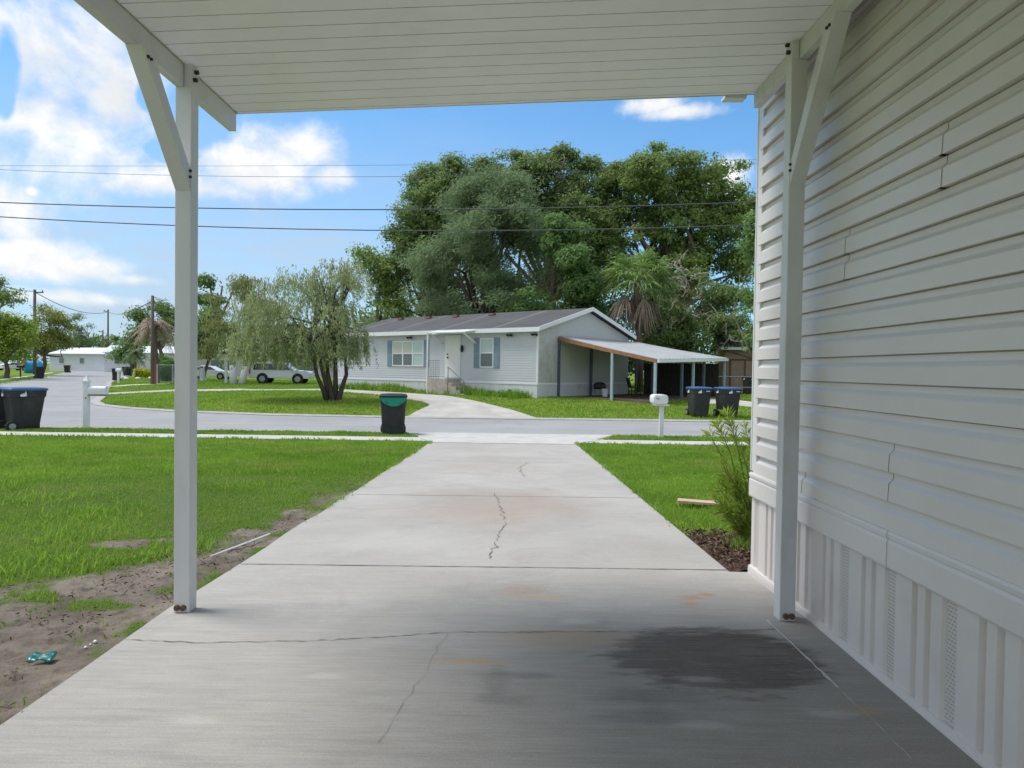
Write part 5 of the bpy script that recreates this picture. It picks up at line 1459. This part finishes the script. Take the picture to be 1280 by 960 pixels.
# low woodland filling the view under and behind the crowns
def woods(name, label, blobs, Y, lm, n, per, cr, L_, W_, seed, bias=0):
    rng = np.random.default_rng(seed); E = ell(blobs, Y, .5)
    Lp, tone, C = crown_points(E, n, per, cr, .3, rng)
    V, Fc, T = leaves(Lp, L_ * rng.uniform(.6, 1.3, len(Lp)), W_ * rng.uniform(.6, 1.3, len(Lp)), tint=np.clip(.4 + bias + tone + rng.normal(0, .15, len(Lp)), 0, 1), rng=rng)
    return tag(fast_mesh(name, V, Fc, lm, None, {'tint': T}), label, 'woods', None, 'stuff')
woods('undergrowth', 'dark undergrowth below the big trees behind the house and lean-to', [(480, 420, 50, 30), (560, 415, 60, 40), (650, 415, 60, 50), (740, 430, 60, 60), (800, 450, 60, 45), (860, 460, 50, 40), (590, 370, 60, 40), (700, 360, 60, 50), (780, 370, 50, 50), (850, 390, 50, 40)], 60, LEAF_OAK, 1100, 40, 1.2, .34, .18, 12, -.1)
woods('undergrowth', 'dark leafy growth behind the lean-to posts', [(800, 465, 60, 26), (845, 470, 42, 24), (760, 455, 30, 30)], 41.8, LEAF_OAK, 420, 36, .55, .2, .1, 13, -.15)
woods('far_woodland', 'distant green tree line beyond the far white houses', [(-20, 440, 40, 22), (30, 440, 40, 18), (75, 436, 40, 16), (120, 434, 35, 14), (165, 436, 40, 16), (210, 436, 40, 16), (255, 430, 40, 24), (310, 432, 45, 22), (370, 430, 45, 24), (430, 428, 50, 26)], 160, LEAF_OAK, 900, 26, 1.7, .7, .4, 14, .12)

woods('far_woodland', 'green tree line far beyond the tan shed', [(k, 450, 70, 34) for k in range(960, 2300, 110)] + [(k + 50, 435, 50, 30) for k in range(1000, 2300, 190)], 120, LEAF_OAK, 700, 24, 2.0, .7, .4, 24, .05)
# ---- palms
def fan_palm(name, label, crown_px, base_px, base_y, Y, trunk_r, n_green, n_dry, fr_len, blade, fold, seed, green=LEAF_PALM, base=None, drygreen=None, upright=0.):
    rng = np.random.default_rng(seed)
    top = np.array(pix(*crown_px, Y)); b_ = pix(base_px, base_y, Y); base = np.array((b_.x, b_.y, float(gz(b_.x, b_.y))))
    t = thing(name, label, 'palm', tuple(base)); h = top - base
    q = MB(); q.tube([(0, 0, -.3), h * .35 + (.06, 0, 0), h * .7 + (-.04, 0, 0), h], [trunk_r * 1.15, trunk_r, trunk_r * .95, trunk_r * 1.15], 9); q.build('trunk', BARK, t, smooth=True)
    for nm, n, m_, dry in (('crown', n_green, green, False), ('dead_fronds', n_dry, LEAF_DRY, True)):
        if not n: continue
        Vs, Ts = [], []
        for k in range(n):
            az = rng.uniform(0, 2 * PI); el = rng.uniform(-.15 + upright, 1.35) if not dry else rng.uniform(-1.35, -.7)
            if not dry: el = -.25 + 1.5 * ((k + .5) / n) if not upright else rng.uniform(.2, 1.3)
            d = np.array((math.cos(az) * math.cos(el), math.sin(az) * math.cos(el), math.sin(el)))
            st = h + d * .15; pl = fr_len * rng.uniform(.42, .62) * (.8 if dry else 1)
            hub = st + d * pl + np.array((0, 0, -.12 * pl))
            side = np.cross(d, (0, 0, 1)); side = side / (np.linalg.norm(side) + 1e-6); up = np.cross(side, d)
            tone = rng.uniform(.1, .8)
            # petiole
            w = .025
            Vs.append([st - side * w, st + side * w, hub + side * w, hub - side * w]); Ts += [tone] * 4
            nb = fold
            for j in range(nb):
                a = (j / (nb - 1) - .5) * (3.9 if not dry else 1.7)
                e = d * math.cos(a) + side * math.sin(a) + up * rng.normal(0, .12) ; e /= np.linalg.norm(e)
                ln_ = blade * rng.uniform(.8, 1.15) * (1 - .25 * abs(a) / 2)
                mid = hub + e * ln_ * .6 + np.array((0, 0, -.10 * ln_)); tip = hub + e * ln_ + np.array((0, 0, -(.42 if not dry else .55) * ln_))
                wd = np.cross(e, up + rng.normal(0, .2, 3)); wd = wd / (np.linalg.norm(wd) + 1e-6) * blade * .032
                Vs.append([hub - wd * .4, mid - wd, mid + wd, hub + wd * .4]); Vs.append([mid - wd, tip - wd * .1, tip + wd * .1, mid + wd])
                Ts += [min(1, max(0, tone + rng.normal(0, .1)))] * 8
        V = np.array(Vs).reshape(-1, 3); Fc = np.arange(len(V)).reshape(-1, 4)
        fast_mesh(nm, V, Fc, m_, t, {'tint': Ts})
    return t
fan_palm('cabbage_palm', 'cabbage palm with green fan crown and hanging brown skirt behind the house gable', (797, 350), 800, 470, 40.6, .2, 60, 20, 2.5, 1.3, 15, 21)
def feather_palm(name, label, crown_px, base_px, base_y, Y, trunk_r, n, fl, m_, seed, elr=(-.7, 1.2), droop=1.0, cat='palm', dead=0):
    rng = np.random.default_rng(seed)
    top = np.array(pix(*crown_px, Y)); b_ = pix(base_px, base_y, Y); base = np.array((b_.x, b_.y, float(gz(b_.x, b_.y))))
    t = thing(name, label, cat, tuple(base)); h = top - base
    if trunk_r:
        q = MB(); q.tube([(0, 0, -.3), h * .3 + (.05, 0, 0), h * .7 - (.05, 0, 0), h], [trunk_r * 1.2, trunk_r, trunk_r, trunk_r * 1.3], 9); q.build('trunk', BARK, t, smooth=True)
    Vs, Ts = [], []
    for k in range(n):
        az = rng.uniform(0, 2 * PI); el = rng.uniform(*elr); d = np.array((math.cos(az) * math.cos(el), math.sin(az) * math.cos(el), math.sin(el)))
        L_ = fl * rng.uniform(.75, 1.15); prev = h.copy(); S = 12; tone = rng.uniform(.15, .85)
        for j in range(1, S + 1):
            f = j / S; p = h + d * L_ * f + np.array((0, 0, -droop * L_ * .75 * f * f))
            ax = (p - prev) / (np.linalg.norm(p - prev) + 1e-9); side = np.cross(ax, (0, 0, 1)); side /= (np.linalg.norm(side) + 1e-6); up = np.cross(side, ax)
            w = .03 * fl / 2.5 * (1.2 - f)
            Vs.append([prev - up * w, prev + up * w, p + up * w, p - up * w]); Ts += [tone] * 4
            for s in (-1, 1):
                for u in (.25, .75):
                    o = prev + (p - prev) * u; e = side * s * .75 + ax * .55 + np.array((0, 0, -.45)) + rng.normal(0, .12, 3); e /= np.linalg.norm(e)
                    ll = fl * .26 * (1.05 - abs(f - .45)) ; wv = ax * fl * .016
                    Vs.append([o - wv, o + wv, o + e * ll + wv * .3, o + e * ll - wv * .3]); Ts += [min(1, max(0, tone + rng.normal(0, .12)))] * 4
            prev = p
    V = np.array(Vs).reshape(-1, 3)
    fast_mesh('crown', V, np.arange(len(V)).reshape(-1, 4), m_, t, {'tint': Ts})
    return t
feather_palm('dead_palm', 'drooping dead palm with grey-pink fronds beside the brown wooden pole', (193, 406), 196, 478, 57, .2, 40, 2.1, LEAF_DRY, 31, (-.5, 1.1), 1.1)
feather_palm('small_palm', 'small green palm near the white mailbox at the road bend', (168, 441), 170, 472, 76, .12, 30, 1.8, LEAF_CED, 32, (-.6, 1.2), .9)
feather_palm('palm_bush', 'bushy green palm clump behind the chain-link fence', (208, 476), 207, 480, 62, 0, 50, 2.7, LEAF_MID, 33, (1.0, 1.5), .25, 'palm')
feather_palm('distant_palm', 'tiny distant palm poking above the far tree line', (143, 424), 143, 463, 140, .15, 20, 2.6, LEAF_OAK, 34, (-.3, 1.2), .9)

# ---- trees at the road bend and beyond
tree('street_tree', 'dark green tree top at the open sky edge above the lime trees', 'tree', -18, 62, [(-4, 362, 22, 18), (8, 372, 16, 14), (-25, 380, 26, 24)], LEAF_OAK, n=330, per=34, cr=.7, r0=.25, seed=41, bias=.1)
tree('street_tree', 'bright lime green leafy tree at the far pavement', 'tree', 8, 66, [(4, 410, 26, 24), (24, 422, 22, 22), (-15, 425, 25, 26), (14, 440, 26, 18)], LEAF_LIME, n=520, per=36, cr=.75, r0=.25, seed=42, bias=.0)
tree('street_tree', 'olive brown broad tree around the tall utility pole', 'tree', 52, 80, [(62, 405, 22, 20), (45, 415, 26, 20), (78, 415, 14, 22), (60, 430, 30, 14), (30, 425, 18, 16), (82, 432, 10, 10), (54, 388, 14, 8)], LEAF_OLV, n=560, per=34, cr=.85, r0=.25, seed=43, bias=-.02)
tree('pine_tree', 'thin dark pine with sparse tiers between olive tree and road-end poles', 'tree', 96, 155, [(95, 398, 8, 7), (97, 415, 12, 12), (104, 428, 16, 10), (113, 410, 6, 4), (90, 430, 14, 12)], LEAF_CED, BARKD, n=150, per=40, cr=1.0, L_=.5, W_=.14, r0=.25, seed=44, bias=-.1)
tree('oak_tree', 'dark spreading oak behind the dead palm', 'tree', 205, 84, [(185, 396, 16, 14), (205, 390, 20, 14), (175, 410, 14, 16), (215, 405, 18, 22), (195, 420, 24, 18)], LEAF_OAK, n=430, per=34, cr=.95, L_=.34, W_=.18, r0=.3, seed=45, bias=.05)
tree('street_tree', 'round dark shrub tree behind the road-end white mailbox', 'tree', 165, 100, [(166, 440, 14, 16), (152, 446, 10, 10)], LEAF_MID, n=180, per=30, cr=.9, L_=.36, W_=.2, r0=.15, seed=46)
b_ = gpt(181.5, 472.5)
tree('yellow_shrub', 'rounded yellow-green shrub by the white edging stones', 'shrub', 181, b_.y - 1.5, [(181, 466.5, 9, 6.5), (176, 468, 6, 5), (187, 468, 5, 4)], leaf_mat('yellow_shrub_leaves', (.24, .28, .012), (.55, .55, .04)), n=150, per=26, cr=.3, L_=.2, W_=.1, r0=.05, seed=47, base=b_, shell=.3)
# pruned leafy tree with a white painted trunk by the post
bt_ = gpt(254, 476.5)
t_, bs_, lo_ = tree('pruned_tree', 'dark leafy pruned tree with white painted trunk beside the carport post', 'tree', 254, bt_.y, [(256, 353, 9, 9), (254, 395, 14, 24), (268, 415, 18, 30), (250, 430, 16, 26), (282, 430, 16, 22), (272, 375, 10, 10), (305, 357, 7, 6)], LEAF_MID, n=420, per=32, cr=.75, L_=.42, W_=.2, r0=.17, seed=48, bias=.15, base=bt_, droop=.5)
q = MB()
for (px, py) in ((278, 357), (293, 360), (262, 352)):
    e = np.array(pix(px, py, bt_.y)) - np.array(bs_); s_ = np.array(pix(268, 410, bt_.y)) - np.array(bs_)
    q.tube([s_, (s_ + e) / 2 + (.1, 0, 0), e], [.11, .09, .08], 7)
q.build('cut_limb', BARK, t_, smooth=True)
q = MB(); q.loft([rrect(.62, .62, .25, -.1), rrect(.46, .46, .2, .25), rrect(.42, .42, .2, 1.25)]); q.build('painted_base', WPAINT, t_)
# V-shaped white painted trunks
bv = gpt(297, 480)
rng = np.random.default_rng(50)
vt = thing('forked_tree', 'fork trunked tree painted white at the base in front of the parked cars', 'tree', bv)
s = bv.y / F
for k, (dx0, dx1, top) in enumerate(((-.10, -1.0, 4.4), (.12, 1.5, 4.2))):
    q = MB(); w = MB()
    a = np.array((dx0 - .25 * (1 if k == 0 else -1), 0, 0)); m_ = np.array((dx0 * 1.0 + (dx1) * .38, 0, top * .42)); e = np.array((dx1, .2, top))
    w.tube([a - (0, 0, .2), a + (m_ - a) * .5, m_ + (0, 0, -.2)], [.36, .27, .22], 10); w.build('painted_base', WPAINT, vt, smooth=True)
    q.tube([m_ + (0, 0, -.21), m_ + (0, 0, .1), (m_ + e) / 2, e], [.215, .21, .16, .08], 9); q.build('trunk', BARK, vt, smooth=True)
E = [(c - np.array(bv), r_) for c, r_ in ell([(272, 405, 18, 34), (298, 385, 24, 36), (322, 372, 22, 24), (330, 410, 26, 36), (262, 438, 14, 16)], bv.y + .3)]
Lp, tone, C = crown_points(E, 430, 34, .6, .4, rng)
V, Fc, T = leaves(Lp, .34 * rng.uniform(.6, 1.3, len(Lp)), .09 * rng.uniform(.6, 1.3, len(Lp)), axis=np.array((0, 0, -1.)), tint=np.clip(.4 + tone + rng.normal(0, .2, len(Lp)), 0, 1), rng=rng)
fast_mesh('crown', V, Fc, leaf_mat('pale_olive_leaves', (.12, .15, .05), (.34, .36, .15), .42), vt, {'tint': T})

# ---- weeping tree on the lawn across the street
rng = np.random.default_rng(60)
bw = gpt(416, 500.5); WY = bw.y
wt = thing('weeping_tree', 'weeping tree with long grey-green drooping strands and several dark stems', 'tree', bw)
B0 = np.array(bw)
q = MB()
WBLOB = ell([(330, 392, 40, 34), (372, 360, 48, 36), (415, 345, 42, 26), (440, 350, 34, 32), (400, 385, 55, 40), (350, 420, 50, 36), (435, 402, 28, 32), (318, 415, 30, 30), (448, 424, 16, 22), (395, 420, 50, 30), (302, 428, 20, 20), (345, 440, 42, 22), (385, 442, 30, 20), (428, 436, 26, 18)], WY, .9)
loc = [(c - B0, r_) for c, r_ in WBLOB]
stems = [((-.2, 0), (388, 428)), ((-.1, .1), (395, 405)), ((.05, -.1), (408, 420)), ((.2, 0), (430, 425)), ((.1, .1), (425, 385))]
for (sx, sy), (tx, ty) in stems:
    e = np.array(pix(tx, ty, WY + rng.normal(0, .4))) - B0
    a = np.array((sx, sy, -.15)); m_ = a + (e - a) * .5 + np.array((.25 if sx > .15 else -.1, 0, -.1))
    q.tube([a, a + (m_ - a) * .5 + (0, 0, .05), m_, e], [.13, .105, .085, .055], 8)
    for k in range(9):
        c, r_ = loc[rng.integers(len(loc))]
        if np.linalg.norm(c - e) > 3.2: continue
        g = c + unit(rng.normal(size=(1, 3)))[0] * r_ * .6 + (0, 0, r_[2] * .1)
        q.tube([e, (e + g) / 2 + (0, 0, .3) + rng.normal(0, .15, 3), g], [.06, .035, .01], 5, cap=False)
q.build('trunk', BARKD, wt, smooth=True)
Cs, Ax, Tn = [], [], []
loc = lobes(loc, rng, 5)
TW = MB()
NS = 2050
vol = np.array([np.prod(b[1]) ** .67 for b in loc]); pick = rng.choice(len(loc), NS, p=vol / vol.sum())
for i in range(NS):
    c, r_ = loc[pick[i]]; d = unit(rng.normal(size=(1, 3)))[0]; d[2] = abs(d[2]) * .9 - .15
    s = c + d * r_ * rng.uniform(.55, 1.05)
    lx = s[0] + B0[0]
    ln_ = rng.uniform(.3, 2.1) * (.6 if s[2] > 3.6 else 1.0)
    if s[2] > 2.9 and rng.random() < .42: continue
    zmin = (1.2 + rng.random() * .75) if s[0] < -.3 else (1.25 + rng.random() * .9)
    ln_ = min(ln_, max(.25, s[2] - zmin))
    out = np.array((d[0], d[1], 0)) * rng.uniform(.1, 1.0) + rng.normal(0, .15, 3) * (1, 1, 0)
    tone = rng.normal(.45, .25); m = int(ln_ * 24) + 4
    f = np.sort(rng.random(m)); pts = s + out * np.sqrt(f)[:, None] * ln_ * .5; pts[:, 2] -= f ** 1.15 * ln_; pts[:, 2] += .18 * np.sin(np.minimum(f * 3, 1) * PI) * (rng.random() < .5)
    Cs.append(pts + rng.normal(0, .045, (m, 3))); Ax.append(np.tile(np.array((out[0] * .3, out[1] * .3, -1.)), (m, 1)) + rng.normal(0, .35, (m, 3))); Tn.append(np.clip(tone + rng.normal(0, .15, m), 0, 1))
    if i % 4 == 0:
        TW.tube([s, s + out * .5 * ln_ * .6 + (0, 0, -.4 * ln_), s + out * .5 * ln_ + (0, 0, -ln_)], [.008, .006, .003], 3, cap=False)
Cs = np.concatenate(Cs); Ax = np.concatenate(Ax); Tn = np.concatenate(Tn)
V, Fc, T = leaves(Cs, rng.uniform(.10, .22, len(Cs)), rng.uniform(.026, .05, len(Cs)), axis=Ax, tint=Tn, rng=rng)
fast_mesh('crown', V, Fc, LEAF_WIL, wt, {'tint': T})
TW.build('twig', BARK, wt)

# ---- shrub at the house corner
rng = np.random.default_rng(70)
bsx = 2.02; bsy = 5.75
sb = thing('corner_shrub', 'upright narrow leaved shrub with yellow-green tips in mulch at the house corner', 'shrub', (bsx, bsy, float(gz(bsx, bsy)) + .02))
B0 = np.array(sb.location)
st = MB(); Cs, Ax, Ls, Tn = [], [], [], []
def sprig(px, py, Yt, base_off, n_l, dens0, tone, L0=.075, start=.3):
    e = np.array(pix(px, py, Yt)) - B0; a = np.array(base_off)
    m_ = a * .55 + e * .45 + np.array((.06, 0, .03)) + rng.normal(0, .015, 3)
    pts = [a + (m_ - a) * .0, a * .4 + m_ * .6 + rng.normal(0, .008, 3), m_ + (e - m_) * .5 + rng.normal(0, .012, 3), e]
    st.tube(pts, [.007, .006, .0045, .002], 5)
    for k in range(n_l):
        f = start + (1 - start) * rng.random() ** dens0
        u = f * 3; i = min(2, int(u)); p = pts[i] + (pts[i + 1] - pts[i]) * (u - i)
        ax = unit((pts[i + 1] - pts[i]).reshape(1, 3))[0]
        dr = unit(rng.normal(size=(1, 3)))[0]; dr = dr - ax * dr.dot(ax); dr = dr / (np.linalg.norm(dr) + 1e-6)
        a_ = ax * .75 + dr * .8; Ln = L0 * rng.uniform(.6, 1.25)
        Cs.append(p + a_ * Ln * .5); Ax.append(a_); Ls.append(Ln); Tn.append(np.clip(tone * (.5 + .6 * f) + rng.normal(0, .1), 0, 1))
sprig(896, 528, 5.65, (-.0, 0, 0), 110, .28, .95, .08, .35)
sprig(909, 516, 5.7, (.02, .02, 0), 120, .35, .75, .085, .35)
sprig(886, 540, 5.6, (-.02, .0, 0), 50, .25, .85, .07, .6)
sprig(921, 546, 5.7, (.03, 0, 0), 80, .5, .6)
sprig(931, 532, 5.8, (.06, 0, 0), 110, .5, .8)
sprig(939, 548, 5.75, (.08, 0, 0), 100, .6, .6)
sprig(902, 575, 5.6, (-.01, 0, 0), 50, .5, .6)
sprig(890, 618, 5.55, (-.05, -.03, 0), 60, .6, .6)
sprig(912, 600, 5.6, (-.03, -.02, 0), 70, .6, .5)
for k in range(26):
    sprig(rng.uniform(896, 950), rng.uniform(585, 668), rng.uniform(5.45, 5.95), (rng.uniform(-.08, .2), rng.uniform(-.1, .1), 0), 75, .8, rng.uniform(.15, .65), .095, .15)
Cs = np.array(Cs); V, Fc, T = leaves(Cs, np.array(Ls), np.array(Ls) * .13, axis=None, tint=np.array(Tn), rng=rng)
# rebuild with exact directions
A_ = unit(np.array(Ax)); Bq = unit(np.cross(A_, unit(rng.normal(size=A_.shape)))); Lq = np.array(Ls)[:, None]
V = np.stack([Cs - A_ * Lq / 2, Cs + Bq * Lq * .075, Cs + A_ * Lq / 2, Cs - Bq * Lq * .075], 1).reshape(-1, 3)
fast_mesh('foliage', V, np.arange(len(V)).reshape(-1, 4), leaf_mat('shrub_leaves', (.06, .13, .02), (.34, .43, .05), .42), sb, {'tint': np.repeat(np.array(Tn), 4)})
st.build('stem', mat('green_brown_stem', (.16, .14, .05), .8, .2), sb)
# wispy dry grass tuft at its foot
n = 160; P = np.stack([RNG.normal(1.86, .06, n), RNG.normal(5.45, .06, n), np.zeros(n)], 1); P[:, 2] = gz(P[:, 0], P[:, 1]) + .03
blades('grass_tuft', 'loose tuft of pale grass at the foot of the corner shrub', P, np.stack([RNG.uniform(.08, .17, n), np.full(n, .006)], 1), np.clip(RNG.normal(.85, .15, n), 0, 1), lean=1.2)
# ================================================================== SKY, SUN, RENDER SETTINGS
SUN_DIR = Vector((-.46, .08, .88)).normalized()          # towards the sun
w = bpy.data.worlds.new('World'); SC.world = w; w.use_nodes = True
t = NT(w.node_tree); bg = w.node_tree.nodes['Background']
sky = t.n('ShaderNodeTexSky'); sky.sky_type = 'NISHITA'; sky.sun_disc = False
sky.sun_elevation = math.asin(SUN_DIR.z); sky.sun_rotation = math.atan2(SUN_DIR.x, SUN_DIR.y)
sky.air_density = 1.0; sky.dust_density = .6; sky.ozone_density = 1.6
gen = t.coord('Generated'); nv = t.vmath('NORMALIZE', gen)
X, Y, Z = t.sep(nv)
az = t.math('ARCTAN2', X, Y); el = t.math('ARCSINE', Z)
uv = t.comb(az, el, 0.0)
def ae(px, py):
    d = ray(px, py).normalized(); return math.atan2(d.x, d.y), math.asin(d.z)
warp = t.noise(uv, 6, 9, .60, .25)
warp2 = t.noise(t.vmath('ADD', uv, (-.012, .02, 0)), 6, 9, .60, .25)
fine = t.noise(uv, 22, 6, .6)
def cloud_field(list_, amp):
    f = None; base = None
    for (px, py, rx, ry) in list_:
        a, e = ae(px, py); s = 1 / F
        v = t.vmath('SUBTRACT', uv, (a, e, 0)); v = t.vmath('MULTIPLY', v, (1 / (rx * s), 1 / (ry * s), 0))
        g = t.math('MULTIPLY', t.math('SUBTRACT', 1.0, t.vmath('LENGTH', v)), .75)
        f = g if f is None else t.math('MAXIMUM', f, g)
    return f
CL = [(60, 70, 175, 80), (140, 120, 60, 50), (40, 150, 110, 55), (375, 185, 62, 34), (335, 215, 84, 28), (410, 222, 42, 22), (225, 232, 75, 22), (5, 258, 48, 38), (40, 240, 10, 8),
      (105, 335, 70, 18), (30, 322, 80, 24), (170, 350, 50, 10), (70, 372, 90, 10), (850, 140, 58, 9), (815, 132, 40, 12), (905, 222, 28, 26), (-120, 150, 150, 90)]
f0 = cloud_field(CL, 1)
hole = None
for (px, py, rx, ry) in ((8, 78, 14, 38), (185, 120, 14, 18), (6, 125, 10, 22), (252, 140, 45, 42), (215, 190, 30, 14)):
    a, e = ae(px, py); v = t.vmath('MULTIPLY', t.vmath('SUBTRACT', uv, (a, e, 0)), (F / rx, F / ry, 0))
    g = t.math('SUBTRACT', 1.0, t.vmath('LENGTH', v)); hole = g if hole is None else t.math('MAXIMUM', hole, g)
f0 = t.math('SUBTRACT', f0, t.math('MULTIPLY', t.math('MAXIMUM', hole, 0.0), 1.3))
# unseen clouds added outside the view to whiten the ambient light
dome = t.math('MULTIPLY', t.math('SUBTRACT', t.noise(nv, 2.6, 5, .6), .44), 5.0)
away = t.map(t.math('ABSOLUTE', az), .72, .85)
above = t.map(el, .55, .7)
f1 = t.math('ADD', dome, t.math('SUBTRACT', t.math('MULTIPLY', t.math('MAXIMUM', away, above), 3.0), 3.0))
f0 = t.math('MAXIMUM', f0, f1)
dens_ = t.math('ADD', f0, t.math('ADD', t.math('MULTIPLY', t.math('SUBTRACT', warp, .5), 2.4), t.math('MULTIPLY', t.math('SUBTRACT', fine, .5), .8)))
alpha = t.map(dens_, -.14, .72, smooth=True)
lit = t.map(t.math('SUBTRACT', warp, warp2), -.06, .10, .0, 1.0, smooth=True)
# grey underside in the big cloud
a, e = ae(110, 112); v = t.vmath('MULTIPLY', t.vmath('SUBTRACT', uv, (a, e, 0)), (F / 130, F / 48, 0))
under = t.math('MULTIPLY', t.map(t.vmath('LENGTH', v), 1.15, .2, smooth=True), t.map(warp, .3, .6))
shade = t.math('MULTIPLY', t.math('ADD', t.math('MULTIPLY', lit, .34), .70), t.math('SUBTRACT', 1.0, t.math('MULTIPLY', under, .5)))
CLOUD = 3.7
ccol = t.mix(shade, (CLOUD * .50, CLOUD * .56, CLOUD * .64), (CLOUD, CLOUD * .985, CLOUD * .965))
skyc = t.mix(1.0, sky.outputs[0], (.31, .545, .66), 'MULTIPLY')
# thin pale veil low over the road end
wisp = t.noise(t.scale(uv, (1, 3.5, 1)), 6, 5, .6)
veil = t.math('MULTIPLY', t.map(el, .46, .08, smooth=True), t.map(az, .35, -.35, .25, 1.0))
veil = t.math('MULTIPLY', veil, t.map(wisp, .25, .65, .5, 1.15))
skyv = t.mix(t.math('MULTIPLY', veil, .85), skyc, (CLOUD * .50, CLOUD * .60, CLOUD * .745))
col = t.mix(t.math('MULTIPLY', alpha, .96), skyv, ccol)
t.put(bg.inputs['Color'], col); bg.inputs['Strength'].default_value = .105

sun = bpy.data.lights.new('sun', 'SUN'); sun.energy = 1.3; sun.angle = math.radians(24); sun.color = (1, .965, .91)
so_ = bpy.data.objects.new('sun', sun); COL.objects.link(so_)
so_.rotation_euler = (-SUN_DIR).to_track_quat('-Z', 'Y').to_euler(); so_.location = (0, 0, 40)

vs = SC.view_settings
SC.display_settings.display_device = 'sRGB'
vs.view_transform = 'Standard'; vs.look = 'None'; vs.gamma = 1; vs.use_curve_mapping = False
vs.exposure = 1.5
SC.render.engine = 'CYCLES'
cy = SC.cycles
cy.use_denoising = True; cy.max_bounces = 10; cy.diffuse_bounces = 5; cy.glossy_bounces = 3; cy.transmission_bounces = 4; cy.transparent_max_bounces = 12
cy.sample_clamp_indirect = 6; cy.use_adaptive_sampling = True; cy.adaptive_threshold = .015
